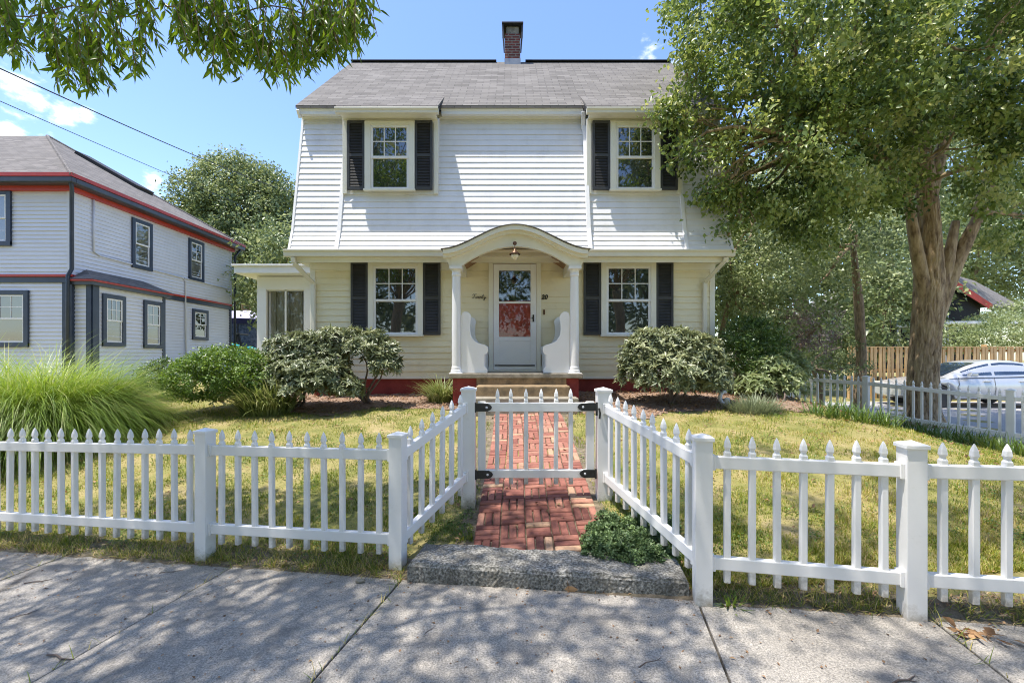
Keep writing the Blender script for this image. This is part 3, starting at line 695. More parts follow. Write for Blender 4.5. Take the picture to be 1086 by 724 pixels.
for x in (-.985, 1.105):
    co = MB().lathe([(.10, 1.33), (.10, 1.37), (.088, 1.39), (.088, 1.42), (.080, 1.45), (.080, 2.1), (.072, 3.03), (.084, 3.045), (.084, 3.075), (.074, 3.09), (.078, 3.13), (.098, 3.15)], (x, 8.06, 0), 24)
    cl = co.build('column', M['white'], por, smooth=False)
    MB().bx(x-.11, x+.11, 7.95, 8.17, 3.15, 3.20).build('capital', M['white'], por, bevel=.004)
    MB().bx(x-.115, x+.115, 7.945, 8.175, 1.30, 1.335).build('plinth', M['white'], por, bevel=.004)
# stoop and steps
MB().bx(-1.10, 1.24, 7.93, YW-.02, 1.235, 1.325).build('stoop_slab', M['slab'], H, bevel=.015)
s = MB(); s.bx(-1.04, 1.17, 7.99, YW-.02, .5, 1.235); s.build('stoop_base', M['redbase'], H)
s = MB(); s.bx(-.62, .95, 7.955, 7.99, .6, 1.235); s.build('stoop_riser', M['tan'], H)
MB().bx(-.60, .97, 7.58, 7.955, .6, 1.125).build('step', M['tan'], H, bevel=.02)
MB().bx(-.66, 1.06, 7.22, 7.58, .6, .955).build('bottom_step', M['slab'], H, bevel=.015)
# doors
DX = .055
d = MB(); o = Vector((DX, YW-.070, 1.33))
d.lb(o, X, FR, -.52, -.43, 0, 2.22, -.065, .03); d.lb(o, X, FR, .43, .52, 0, 2.22, -.065, .03); d.lb(o, X, FR, -.52, .52, 2.22, 2.33, -.065, .035); d.lb(o, X, FR, -.43, .43, 2.14, 2.22, -.065, .02)
d.lb(o, X, FR, -.53, .53, -.005, .03, -.06, .09)
d.build('door_casing', M['trim'], H, bevel=.004)
rd = MB(); rd.lb(o, X, FR, -.43, .43, .03, 2.14, -.03, .004); rd = rd.build('front_door', M['reddoor'], H)
p = MB()
p.lb(o, X, FR, -.33, .33, 1.40, 2.0, .004, .009); p.build('pane', M['pane'], rd)
sd = MB()
sd.lb(o, X, FR, -.425, -.315, .035, 2.13, .012, .042); sd.lb(o, X, FR, .315, .425, .035, 2.13, .012, .042)
sd.lb(o, X, FR, -.315, .315, 2.0, 2.13, .012, .041); sd.lb(o, X, FR, -.315, .315, 1.345, 1.385, .012, .041); sd.lb(o, X, FR, -.315, .315, .60, .68, .012, .041)
sd.lb(o, X, FR, -.315, .315, .035, .60, .012, .036)
sdo = sd.build('storm_door', M['white'], H, bevel=.004)
def clearglass():
    m, N, K, B = nodes('storm_glass')
    B.inputs['Base Color'].default_value = (.02, .02, .02, 1); B.inputs['Roughness'].default_value = .02; B.inputs['IOR'].default_value = 1.8
    tr = N.new('ShaderNodeBsdfTransparent'); tr.inputs[0].default_value = (.95, .95, .95, 1)
    g = N.new('ShaderNodeBsdfGlossy'); g.inputs['Roughness'].default_value = .02
    lw = N.new('ShaderNodeFresnel'); lw.inputs[0].default_value = 1.42
    mx = N.new('ShaderNodeMixShader'); K.new(lw.outputs[0], mx.inputs[0]); K.new(tr.outputs[0], mx.inputs[1]); K.new(g.outputs[0], mx.inputs[2])
    K.new(mx.outputs[0], N['Material Output'].inputs[0])
    return m
M['clear'] = clearglass()
g = MB(); g.lb(o, X, FR, -.318, .318, .675, 1.35, .022, .026); g.lb(o, X, FR, -.318, .318, 1.38, 2.005, .024, .028); g.build('pane', M['clear'], sdo)
g = MB(); g.lb(o, X, FR, .355, .385, .98, 1.12, .042, .062); g.lb(o, X, FR, .335, .365, 1.04, 1.06, .05, .075); g.build('handle', M['iron'], sdo)
g = MB(); g.lb(o, X, FR, -.40, .40, .10, .125, .036, .05); g.build('door_sweep', M['dark'], sdo)
# lettering beside the door
def text(s, name, px, py, h, mat, root, yy, shear=0):
    cu = bpy.data.curves.new(name, 'FONT'); cu.body = s; cu.size = h*1.4; cu.extrude = .006; cu.shear = shear; cu.align_x = 'CENTER'; cu.offset = .004
    ob = bpy.data.objects.new(name, cu); COL.objects.link(ob)
    me = bpy.data.meshes.new_from_object(ob.evaluated_get(bpy.context.evaluated_depsgraph_get()))
    bpy.data.objects.remove(ob)
    P = pt(px, py, yy); R = Matrix.Rotation(PI/2, 4, 'X'); me.transform(Matrix.Translation(P - origin(root)) @ R)
    me.materials.clear()
    return link(name, me, mat, root)
text('20', 'house_number', 577.5, 317, .088, M['iron'], H, YW-.025, .15)
# the word in script, drawn as one bent wire
sc_ = [(-.165,.075),(-.15,.092),(-.11,.085),(-.075,.095), None, (-.112,.086),(-.122,.045),(-.138,.008),(-.155,.005),(-.16,.018), None,
       (-.098,.048),(-.098,.015),(-.088,.003),(-.074,.012),(-.068,.048),(-.066,.015),(-.056,.003),(-.042,.014),(-.036,.05),(-.026,.042), None,
       (-.022,.022),(.0,.032),(.004,.045),(-.008,.05),(-.018,.03),(-.012,.006),(.004,.003),(.02,.018), None,
       (.024,.048),(.024,.003),(.026,.03),(.04,.048),(.05,.04),(.05,.01),(.058,.003),(.07,.02), None,
       (.086,.092),(.078,.02),(.084,.003),(.098,.012), None, (.062,.058),(.11,.064), None,
       (.112,.048),(.114,.012),(.126,.006),(.14,.045),(.138,.0),(.124,-.04),(.108,-.035),(.125,-.01),(.165,.022)]
tb = MB(); run = []
for q in sc_ + [None]:
    if q is None:
        if len(run) > 1: tb.tube(run, .0048, 5)
        run = []
    else:
        P = pt(508, 316.5, YW-.03); run.append((P.x + q[0]*.86 + q[1]*.15, P.y, P.z + q[1]*.95))
tb.build('name_script', M['iron'], H)
g = MB(); P = pt(577, 331, YW-.01); g.bx(P.x-.018, P.x+.018, P.y-.025, P.y, P.z-.05, P.z+.05); g.build('doorbell', M['brass'], H, bevel=.004)

# ---- sunroom on the left side
SY = 10.2; SX = -5.72
s = MB()
s.bx(SX+.05, XL, SY+.06, 13.4, .5, 1.98); s.bx(SX+.02, XL, SY+.05, 13.4, 3.10, 3.42); s.bx(SX+.05, SX+.15, SY+.3, 13.4, 1.9, 3.1)
sr = s.build('sunroom', M['white'], H)
s = MB(); s.clap((0, SY+.045, .75), X, FR, 1.22, SX+.06, XL); s.build('sunroom_siding', M['siding'], sr, fixn=False)
s = MB()
for x0, x1 in ((SX, SX+.21), (SX+1.05, SX+1.2), (XL-.14, XL-.02)): s.bx(x0, x1, SY, SY+.14, .75 if x0 == SX else 1.97, 3.12)
s.bx(SX+.21, XL-.02, SY, SY+.10, 1.90, 1.99); s.bx(SX, XL-.01, SY+.01, SY+.10, 3.12, 3.41)
s.build('sunroom_post', M['white'], sr, bevel=.006)
s = MB(); s.bx(SX-.32, XL-.01, SY-.32, 13.6, 3.43, 3.58); s.bx(SX-.36, XL-.01, SY-.36, 13.6, 3.58, 3.62); s.build('sunroom_roof', M['white'], sr, bevel=.008)
M['blind'] = pmat('linen_curtain', [(.3, (.42, .39, .32)), (.7, (.55, .52, .44))], 2, .9, .3, 8, vec=(8, 8, .2), bvec=(9, 9, .2))
s = MB()
for i in range(14):
    x = SX+.22 + i*.103; s.bx(x, x+.104, SY+.2 + .03*math.sin(i*1.9), SY+.24 + .03*math.sin(i*1.9), 1.98, 3.11)
s.build('curtain', M['blind'], sr)
s = MB(); s.bx(SX+.21, SX+1.05, SY+.06, SY+.066, 1.99, 3.12); s.bx(SX+1.2, XL-.14, SY+.06, SY+.066, 1.99, 3.12); s.build('pane', M['clear'], sr)
s = MB(); s.bx(SX+.60, SX+.64, SY+.05, SY+.08, 1.99, 3.12); s.build('mullion', M['white'], sr)

# ---- things on the porch
PB = [(0,0),(0,1.02),(.02,1.075),(.06,1.10),(.115,1.095),(.165,1.06),(.19,1.0),(.175,.94),(.165,.80),(.18,.68),(.24,.58),(.33,.53),(.44,.505),(.49,.47),(.50,.40),(.475,.345),(.43,.325),(.43,.12),(.455,.10),(.485,.06),(.485,0)]
def bench(x, sg, lab):
    r = thing('porch_bench', lab, 'bench', (x, 8.6, 1.325), 'built-in benches on the porch')
    for y0 in (8.04, 9.09):
        m_ = MB().prism([(x + sg*a*.96, y0, 1.327 + h*.985) for a, h in PB], (0, .045, 0)); m_.build('side_panel', M['white'], r, bevel=.006)
    MB().bx(min(x+sg*.05, x+sg*.43), max(x+sg*.05, x+sg*.43), 8.085, 9.09, 1.74, 1.775).build('seat', M['white'], r, bevel=.004)
    MB().bx(min(x+sg*.03, x+sg*.06), max(x+sg*.03, x+sg*.06), 8.085, 9.09, 1.775, 2.32).build('backrest', M['white'], r, bevel=.004)
    MB().bx(min(x+sg*.40, x+sg*.425), max(x+sg*.40, x+sg*.425), 8.085, 9.09, 1.33, 1.74).build('apron', M['white'], r)
bench(-.90, 1, 'white porch bench with scrolled high side panel, left of the front door')
bench(1.02, -1, 'white porch bench with scrolled high side panel, right of the front door')
P = pt(546, 257, 7.83)
L_ = thing('porch_lamp', 'small copper pendant lamp with frosted globe hanging from the portico arch', 'lamp', P)
MB().lathe([(.0, -.01), (.035, -.005), (.035, .005), (.0, .02)], P + Vector((0, .06, 0)), 14, (0, -1, 0)).build('mount', M['brass'], L_)
MB().tube([P + Vector((0, .04, 0)), P + Vector((0, 0, -.02)), P + Vector((0, 0, -.13))], .006, 6).build('stem', M['brass'], L_)
MB().lathe([(.012, -.10), (.03, -.14), (.05, -.16), (.10, -.205), (.095, -.21), (.04, -.18)], P, 18).build('lamp_shade', M['brass'], L_, smooth=True)
MB().lathe([(.035, -.19), (.065, -.215), (.062, -.25), (.035, -.285), (.008, -.30)], P, 16).build('globe', M['lampglass'], L_, smooth=True)

# ================================================================== FENCES
def picket_mesh(h, w=.0195, base=0):
    m_ = MB(); V = []; Fs = []
    rings = [(w, w, base), (w, w, h-.105), (w*.66, w*.66, h-.092), (w*.66, w*.66, h-.084), (w*.95, w*.95, h-.070), (w*.80, w*.80, h-.042), (w*.42, w*.42, h-.016), (w*.10, w*.10, h)]
    for a, b, z in rings:
        c = .72
        for i, j in ((-1,-c),(-c,-1),(c,-1),(1,-c),(1,c),(c,1),(-c,1),(-1,c)): V.append((i*a, j*b, z))
    n = 8
    for i in range(len(rings)-1):
        for k in range(n): Fs.append((i*n+k, i*n+(k+1) % n, (i+1)*n+(k+1) % n, (i+1)*n+k))
    Fs.append(tuple(range(n))[::-1]); Fs.append(tuple(range((len(rings)-1)*n, len(rings)*n)))
    me = bpy.data.meshes.new('picket'); me.from_pydata(V, [], Fs); me.materials.append(M['stake'])
    return me
def post_mesh(h, w=.052):
    m_ = MB(); m_.bx(-w, w, -w, w, -.15, h-.045)
    a = w + .010
    m_.add([(-a,-a,h-.045),(a,-a,h-.045),(a,a,h-.045),(-a,a,h-.045),(-a,-a,h-.022),(a,-a,h-.022),(a,a,h-.022),(-a,a,h-.022),(0,0,h)],
           [(0,3,2,1),(0,1,5,4),(1,2,6,5),(2,3,7,6),(3,0,4,7),(4,5,8),(5,6,8),(6,7,8),(7,4,8)])
    me = bpy.data.meshes.new('post'); me.from_pydata(m_.v, [], m_.f); me.materials.append(M['stake']); return me
PICK = picket_mesh(.92, base=0); PICK2 = picket_mesh(.89)
POST = post_mesh(1.05); GPOST = post_mesh(1.07, .064)
def child(name, me, root, P, rz, bev=.003, tilt=0):
    o = bpy.data.objects.new(name, me); COL.objects.link(o); o.parent = root
    o.location = Vector(P) - root.location; o.rotation_euler = (random.gauss(0, tilt), random.gauss(0, tilt), rz)
    if bev:
        m_ = o.modifiers.new('bevel', 'BEVEL'); m_.width = bev; m_.segments = 2; m_.limit_method = 'ANGLE'; m_.angle_limit = .6
    return o
def fence_run(root, a, b, n, zt=.87, zb=.235, r=.052, zta=None, brackets=True):
    """rails from post a to post b (points on the ground) with n pickets"""
    a, b = Vector(a), Vector(b); d = (b - a); dh = Vector((d.x, d.y, 0)).normalized(); rz = math.atan2(dh.y, dh.x)
    A_, B_ = a + dh*r, b - dh*r
    for z in (zt, zb):
        m_ = MB().bar(A_ + Z*z, B_ + Z*z, .050, .078, up=(0, 0, 1))
        m_.build('rail', M['fence'], root, bevel=.006)
        if brackets:
            for p, q in ((A_, dh), (B_, -dh)): MB().bar(p + Z*z, p + q*.022 + Z*z, .066, .094).build('rail_bracket', M['fence'], root, bevel=.004)
    for i in range(n):
        f = (i + 1) / (n + 1)
        p = a.lerp(b, f)
        child('picket', PICK, root, (p.x, p.y, p.z + .115 + random.uniform(-.004, .004)), rz, .0025, .004)
def at(px, y_base, Y):       # a post that stands where the photo shows its base
    return pt(px, y_base, Y)
# left fence
c0, c1, c2 = at(217.5, 590, 3.71), at(422, 604, 3.45), at(497, 530, 4.28)
LF = thing('picket_fence', 'white picket fence left of the gate, running along the sidewalk to the left edge', 'fence', c1)
dl = (c0 - c1); step = Vector((-2.33, .46, 0)); cm1 = c0 + step; cm1.z = c0.z - .055; cm2 = cm1 + step; cm2.z = cm1.z - .055
rzL = math.atan2(-.193, 1)
for p in (cm2, cm1, c0, c1): child('post', POST, LF, p, rzL)
child('post', GPOST, LF, c2, 0)
fence_run(LF, c0, c1, 10); fence_run(LF, cm1, c0, 15); fence_run(LF, cm2, cm1, 15)
fence_run(LF, c1, c2, 6, r=.056)
# right fence
d0, d1, d2 = at(640, 531, 4.28), at(745, 634, 2.90), at(967, 655, 2.69)
RFe = thing('picket_fence', 'white picket fence right of the gate, running along the sidewalk to the right edge', 'fence', d1)
d3 = d2 + Vector((1.55, -.30, .03)); d4 = d3 + Vector((1.55, -.30, .03))
child('post', GPOST, RFe, d0, 0)
for p in (d1, d2, d3, d4): child('post', POST, RFe, p, rzL)
fence_run(RFe, d1, d2, 7); fence_run(RFe, d2, d3, 9); fence_run(RFe, d3, d4, 9); fence_run(RFe, d0, d1, 9, r=.056)
# driveway fence
e0, e1, e2, e3 = Vector((9.30, 7.30, 0)), Vector((8.82, 8.05, .0)), Vector((7.74, 9.95, .16)), Vector((6.9, 11.4, .22))
DF = thing('picket_fence', 'white picket fence along the driveway in front of the silver car', 'fence', e1)
for p in (e1, e2, e3): child('post', POST, DF, p, math.atan2(e2.y-e1.y, e2.x-e1.x))
em = Vector((9.95, 6.1, -.05)); child('post', POST, DF, em, 0)
fence_run(DF, em, e1, 14, brackets=False); fence_run(DF, e1, e2, 15, brackets=False); fence_run(DF, e2, e3, 11, brackets=False)
# gate
Yg = 4.27
GT = thing('picket_gate', 'small white picket gate with black strap hinges across the brick path', 'gate', (.22, Yg, .27))
gx = lambda px: (px-543)*Yg/F
gz = lambda py: HC + (379-py)*Yg/F
for a, b in ((507, 515), (621.5, 630)): MB().bx(gx(a), gx(b), Yg-.025, Yg+.025, gz(506), gz(425.5)).build('stile', M['fence'], GT, bevel=.004)
for a, b in ((436, 426.8), (506, 497.8)): MB().bx(gx(513), gx(624), Yg-.029, Yg+.027, gz(a), gz(b)).build('rail', M['fence'], GT, bevel=.004)
for px in (527, 542, 558, 574, 589.5, 605.5): child('picket', PICK2, GT, (gx(px), Yg, gz(512.7)), 0, .0025, .004)
hm = MB()
def strap(x0, x1, z):
    m_ = MB(); h = .036; s_ = 1 if x1 > x0 else -1
    xs_ = [x0, x1 - s_*.04, x1 - s_*.012, x1, x1 - s_*.012, x1 - s_*.04, x0]
    zs_ = [h, h, .020, 0, -.020, -h, -h]
    m_.prism([(a, Yg-.045, z+b) for a, b in zip(xs_, zs_)], (0, .016, 0))
    o_ = m_.build('strap_hinge', M['iron'], GT)
    MB().lathe([(.011, 0), (.010, .005), (.003, .007)], (x1 - s_*.05, Yg-.045, z), 10, (0, -1, 0)).build('screw', M['conduit'], o_)
    MB().lathe([(.010, -.045), (.010, .045)], (x0, Yg-.045, z), 10).build('hinge_pin', M['iron'], o_)
for a, b, z in ((504.5, 522, 431.5), (632, 612, 431)): strap(gx(a), gx(b), gz(z))
for a, b, z in ((505, 523, 502), (631, 614, 501)): strap(gx(a), gx(b), gz(z))
m_ = MB().tube([(gx(634), Yg-.06, gz(432)), (gx(635), Yg-.07, gz(437)), (gx(634.5), Yg-.065, gz(443))], .009, 6); m_.bx(gx(631), gx(636), Yg-.05, Yg-.03, gz(440), gz(435)); m_.build('latch', M['iron'], GT)
# stone step at the sidewalk
a, b = Vector((-.745, 3.24, -.01)), Vector((1.15, 2.955, .045))
dv = (b-a); uu = Vector((dv.x, dv.y, 0)).normalized(); vv = Vector((-uu.y, uu.x, 0)); nx, ny, nz = 110, 22, 8
V, Fs = [], []
def sp(i, j, k):
    f = i/nx; p = a.lerp(b, f) + vv*(.37*j/ny); zt = (.150 - .045*f); p.z = p.z - .05 + (zt+.05)*k/nz
    if k == nz:
        p.z += .006*math.sin(9*p.x+3*p.y) + .004*math.sin(31*p.x+17*p.y) - (.014 if j in (0, ny) or i in (0, nx) else 0) + random.gauss(0, .0014)
    if j == 0: p -= vv*(random.gauss(0, .0022) - (.012 if k == nz else 0))
    if i in (0, nx) and k == nz: p += uu*(.012 if i == 0 else -.012)
    return p
idx = {}
def vid(i, j, k):
    if (i, j, k) not in idx: idx[(i, j, k)] = len(V); V.append(sp(i, j, k))
    return idx[(i, j, k)]
for i in range(nx):
    for j in range(ny): Fs.append((vid(i,j,nz), vid(i+1,j,nz), vid(i+1,j+1,nz), vid(i,j+1,nz)))
    for k in range(nz): Fs.append((vid(i,0,k), vid(i+1,0,k), vid(i+1,0,k+1), vid(i,0,k+1))); Fs.append((vid(i,ny,k), vid(i,ny,k+1), vid(i+1,ny,k+1), vid(i+1,ny,k)))
for j in range(ny):
    for k in range(nz): Fs.append((vid(0,j,k), vid(0,j,k+1), vid(0,j+1,k+1), vid(0,j+1,k))); Fs.append((vid(nx,j,k), vid(nx,j+1,k), vid(nx,j+1,k+1), vid(nx,j,k+1)))
mb = MB().add(V, Fs); st = mb.build('stone_step', M['granite'], loc=a)
tag(st, 'long rough grey stone step between the sidewalk and the brick path', 'step')

# ================================================================== NEIGHBOUR HOUSE
NX, NY0, NY1 = -12.5, 12.9, 20.25
NB = thing('grey_house', 'pale grey two-storey house with red and navy trim on the left', 'house', (-16, 14, .85))
RT = Vector((1, 0, 0))
w = MB(); ZM, ZT = 3.92, 6.38
w.clap((NX, 0, ZM), Y_, RT, ZT-ZM, NY0, NY1, .115, .026); w.clap((0, NY0, ZM), X, FR, ZT-ZM, -21, NX, .115, .026)
w.clap((NX-.03, 0, .5), Y_, RT, ZM-.5, NY0+.03, NY1, .115, .026); w.clap((0, NY0+.03, .5), X, FR, ZM-.5, -21, NX-.26, .115, .026)
w.bx(-21, NX-.04, NY0+.05, NY1-.01, .4, 6.4)
w.build('wall', M['pale_blue'], NB, fixn=False)
t = MB()
t.bx(NX-.26, NX+.024, NY0, NY0+.10, .5, ZM-.12); t.bx(-21, NX+.03, NY0-.02, NY0+.03, ZM-.20, ZM-.04)
t.bx(NX-.03, NX+.025, 16.3, NY1, ZM-.20, ZM-.04); t.bx(NX-.05, NX+.02, NY1-.10, NY1+.02, .5, ZM-.12)
t.build('navy_board', M['navy'], NB, bevel=.004)
t = MB(); t.bx(-21, NX+.06, NY0-.06, NY0+.02, ZM-.04, ZM+.03); t.bx(NX-.02, NX+.06, NY0, NY1, ZM-.04, ZM+.03); t.build('red_band', M['red'], NB, bevel=.004)
for ya, yb in ((NY0-.022, NY0+.09), (NY1-.09, NY1+.022)): MB().bx(NX-.09, NX+.03, ya-.008, yb, ZM+.03, ZT).build('corner_board', M['pale_blue'], NB)
# eaves: soffit, red frieze, dark gutter, red edge
def ring(x1, y0, y1, z0, z1, th): # L-shaped trim along front and side
    return MB().bx(-21.4, x1, y0, y0+th, z0, z1).bx(x1-th, x1, y0+th, y1, z0, z1)
ring(NX+.12, NY0-.12, NY1+.1, 6.30, 6.43, .18).build('red_frieze', M['red'], NB)
MB().bx(-21.4, NX+.36, NY0-.36, NY1+.36, 6.42, 6.45).build('soffit', M['slate'], NB)
gt = ring(NX+.40, NY0-.40, NY1+.4, 6.43, 6.58, .14).build('roof_gutter', M['slate'], NB, bevel=.02)
ring(NX+.42, NY0-.42, NY1+.42, 6.58, 6.68, .13).build('red_edge', M['red'], NB)
RE = (-16.9, 16.55, 9.65); e = .40; ze = 6.63
fc = (NX+e, NY0-e, ze); rc_ = (NX+e, NY1+e, ze); lf = (-25, NY0-e, ze); rl = (-25, NY1+e, ze); R2 = (-21, 16.55, 9.65)
r = MB().quad(fc, RE, R2, lf).quad(fc, rc_, RE).quad(rc_, rl, R2, RE).quad(lf, R2, rl).build('roof', M['roof2'], NB, fixn=True)
MB().tube([fc, RE], .05, 6).tube([RE, rc_], .05, 6).build('hip_cap', M['roof2'], r)
sk = MB(); p = Vector(RE).lerp(Vector(rc_), .22); q = Vector(RE).lerp(Vector(rc_), .52); off_ = Vector((0, -.45, 0))
nn = (Vector(rc_)-Vector(fc)).cross(Vector(RE)-Vector(fc)).normalized(); nn = nn if nn.z > 0 else -nn
sk.prism([p+off_, q+off_, q+off_+Vector((-.05, -.8, .0)), p+off_+Vector((-.05, -.5, 0))], nn*.14)
sk.build('skylight', M['dark'], NB)
def nwin(side, px0, px1, py0, py1, plane, **k):
    if side:
        Ya, Yb = plane*F/(px0-543), plane*F/(px1-543); ym = (Ya+Yb)/2
        zt, zb = HC + (379-py0)*Ya/F, HC + (379-py1)*Ya/F
        window(NB, (plane, ym, zb), Y_, RT, Yb-Ya, zt-zb, .12, M['navy'], sill=False, **k)
    else:
        x0, x1 = (px0-543)*plane/F, (px1-543)*plane/F
        window(NB, ((x0+x1)/2, plane, HC+(379-py1)*plane/F), X, FR, x1-x0, (py0-py1)*-plane/F, .13, M['navy'], sill=False, **k)
nwin(1, 138.5, 160, 230, 283, NX+.005, pane='pane_curtain', nx=1, ny=1); nwin(1, 199, 215, 252, 296, NX+.005, nx=2, ny=2, pane='pane_curtain')
nwin(1, 203, 219.5, 327, 360, NX-.02, nx=2, ny=2)
nwin(0, -24, 13, 202, 261, NY0-.005, nx=1, ny=1, pane='pane_curtain'); nwin(0, -30, 31.5, 308, 368, NY0+.022, nx=4, ny=2)
# bay
BX = -12.0; BY0, BY1 = 13.0, 15.72
w = MB(); w.clap((BX, 0, .5), Y_, RT, 3.2, BY0, BY1, .115, .026); w.clap((0, BY0, .5), X, FR, 3.2, NX-.03, BX, .115, .026); w.bx(NX-.1, BX-.01, BY0+.01, BY1, .5, 3.7)
bay = w.build('bay', M['pale_blue'], NB, fixn=False)
MB().bx(BX-.02, BX+.034, BY1-.12, BY1, .5, 3.66).build('navy_post', M['navy'], bay)
t = MB().bx(BX-.02, BX+.034, BY0, BY0+.2, .5, 3.66)
t.bx(BX-.14, BX, BY0-.034, BY0+.02, .5, 3.66); t.build('navy_post', M['navy'], bay)
t = MB(); t.bx(NX-.0, BX+.14, BY0-.14, BY1+.14, 3.66, 3.76); t.build('bay_eave', M['slate'], bay)
t = MB(); t.bx(NX, BX+.18, BY0-.18, BY1+.18, 3.76, 3.81); t.build('bay_red_edge', M['red'], bay)
a_, b_, c_, d_ = (BX+.2, BY0-.2, 3.815), (BX+.2, BY1+.2, 3.815), (NX+.01, BY0+.35, 4.18), (NX+.01, BY1-.35, 4.18)
MB().quad(a_, b_, d_, c_).quad(a_, c_, (NX+.01, BY0-.2, 3.815)).quad(b_, (NX+.01, BY1+.2, 3.815), d_).build('bay_roof', M['roof2'], bay)
nwin(1, 107, 131.5, 311, 367, BX+.005, nx=3, ny=2); nwin(1, 151, 171, 318, 369, BX+.005, nx=2, ny=2)
def npipe(pts, r, mat, nm): MB().tube(pts, r, 8).build(nm, M[mat], NB, smooth=True)
npipe([(NX+.30, NY0-.32, 6.45), (NX+.22, NY0-.2, 6.32), (NX+.08, NY0-.06, 6.05), (NX+.08, NY0-.06, 4.1), (NX+.0, NY0-.09, 3.9), (NX+.0, NY0-.09, .6)], .05, 'navy', 'downspout')
npipe([(NX+.30, NY1+.2, 6.45), (NX+.12, NY1+.08, 6.1), (NX+.12, NY1+.08, .6)], .05, 'navy', 'downspout')
npipe([(NX+.04, 13.55, 6.3), (NX+.04, 13.55, 4.75), (NX+.04, 13.75, 4.68), (NX+.04, 17.2, 4.62), (NX+.04, 17.35, 4.5), (NX+.04, 17.4, .6)], .03, 'conduit', 'conduit')
npipe([(NX+.04, 17.3, 4.62), (NX+.04, 20.0, 4.60)], .025, 'conduit', 'conduit')
# dark garden fence, canopy behind
P = Vector((-8.9, 12.6, ground(-8.9, 12.6)))
GF = thing('iron_fence', 'low black iron garden fence in front of the grey house', 'fence', P)
for i in range(22):
    x = -9.8 + i*.12; MB().bx(x-.008, x+.008, 12.6, 12.616, P.z, P.z+.62).build('bar', M['iron'], GF)
for z in (.1, .55): MB().bx(-9.85, -7.2, 12.595, 12.62, P.z+z, P.z+z+.025).build('rail', M['iron'], GF)
CY = 23.5; P = pt(262, 400, CY); P.z = .95
M['lav'] = pmat('lavender_canvas', [(.3, (.42, .41, .55)), (.7, (.52, .50, .66))], 2, .8)
M['navycanvas'] = pmat('navy_canvas', [(.3, (.02, .02, .07)), (.7, (.03, .03, .10))], 2, .8)
M['net'] = pmat('blue_mesh', [(.35, (.03, .045, .10)), (.65, (.14, .17, .26))], 9, .8, .3, 20)
M['teal'] = pmat('teal_plastic', [(.3, (.03, .40, .48)), (.7, (.05, .50, .58))], 2, .35)
CT = thing('garden_canopy', 'lavender topped garden canopy with navy valance and mesh sides behind the grey house', 'canopy', P)
m_ = MB(); r_ = 1.7
rings = [(r_, 2.55), (r_*.8, 2.80), (r_*.4, 3.0), (.05, 3.08)]
m_.lathe([(r_, 2.52)] + rings, P + Vector((0, 0, 0)), 20); m_.build('canopy_top', M['lav'], CT)
MB().lathe([(r_*1.005, 2.28), (r_*1.01, 2.53), (r_*.99, 2.53), (r_*.985, 2.28)], P, 20).build('valance', M['navycanvas'], CT)
MB().lathe([(r_*.96, .05), (r_*.96, 2.3), (r_*.94, 2.3), (r_*.94, .05)], P, 20).build('mesh_side', M['net'], CT)
for k in range(6): MB().tube([P + Vector((r_*.97*math.cos(k), r_*.97*math.sin(k), 0)), P + Vector((r_*.97*math.cos(k), r_*.97*math.sin(k), 2.4))], .03, 6).build('pole', M['iron'], CT)
P = pt(252, 400, 20.9); P.z = ground(P.x, P.y)
SL = thing('play_swing', 'teal plastic play seat on a black A-frame beside the grey house', 'play set', P)
for s_ in (-1, 1): MB().tube([P + Vector((s_*.42, 0, 0)), P + Vector((s_*.04, 0, 1.75))], .05, 6).build('frame_leg', M['iron'], SL)
MB().tube([P + Vector((0, -.3, 1.75)), P + Vector((0, .8, 1.75))], .04, 6).build('top_bar', M['iron'], SL)
MB().prism([P + Vector(v) for v in ((-.75, .2, .3), (-.15, .2, .3), (-.2, .2, 1.25), (-.5, .2, 1.32), (-.75, .2, 1.1))], (0, .4, 0)).build('seat_shell', M['teal'], SL, bevel=.05)
MB().prism([P + Vector(v) for v in ((.2, .2, .5), (.62, .2, .5), (.55, .2, 1.1), (.3, .2, 1.2))], (0, .4, 0)).build('side_shell', M['teal'], SL, bevel=.05)
# wires
def wire(p, q, sag, r, lab):
    p, q = Vector(p), Vector(q); pts = []
    for i in range(41):
        f = i/40; v = p.lerp(q, f); v.z -= 4*sag*f*(1-f); pts.append(v)
    o_ = MB().tube([v - p for v in pts], r, 6).build('power_line', M['cable']); o_.location = p
    tag(o_, lab, 'cable')
wire(pt(-60, 45, 7.5), pt(330, 210, 30), .25, .014, 'thicker upper black power line sagging over the grey house roof')
wire(pt(-60, 81, 7.5), pt(330, 246, 30), .1, .008, 'thinner lower black power line over the grey house roof')

# ================================================================== RIGHT BACKGROUND
CF = thing('wooden_fence', 'fresh tan wooden board fence behind the silver car', 'fence', (14, 16.5, .1))
def cz(x): return .12
xx = 12.3; k = 0
for i in range(64):
    x = 12.35 + i*.155
    MB().bx(x, x+.10, 16.46 + .03*(i % 2), 16.485 + .03*(i % 2), .1, 1.97 + random.uniform(-.006, .006)).build('board', M['cedar'], CF)
for x in (12.3, 14.72, 17.2, 19.6, 22.1): MB().bx(x-.055, x+.055, 16.53, 16.64, .1, 2.04 if x < 15 else 2.07).build('post', M['cedar'], CF, bevel=.006)
for z in (.35, 1.1, 1.8): MB().bx(12.3, 22.2, 16.52, 16.56, z, z+.09).build('rail', M['cedar'], CF)
MB().bx(12.3, 22.2, 16.44, 16.53, 1.975, 2.0).build('top_cap', M['cedar'], CF)
DH = thing('dark_house', 'dark shingled house with red gable trim and grey roof beyond the wooden fence', 'house', (30, 30, .5))
y0 = 29.0; PX = lambda px, py: pt(px, py, y0)
apex, ev, lv = PX(985, 287), PX(1046, 326), PX(924, 326)
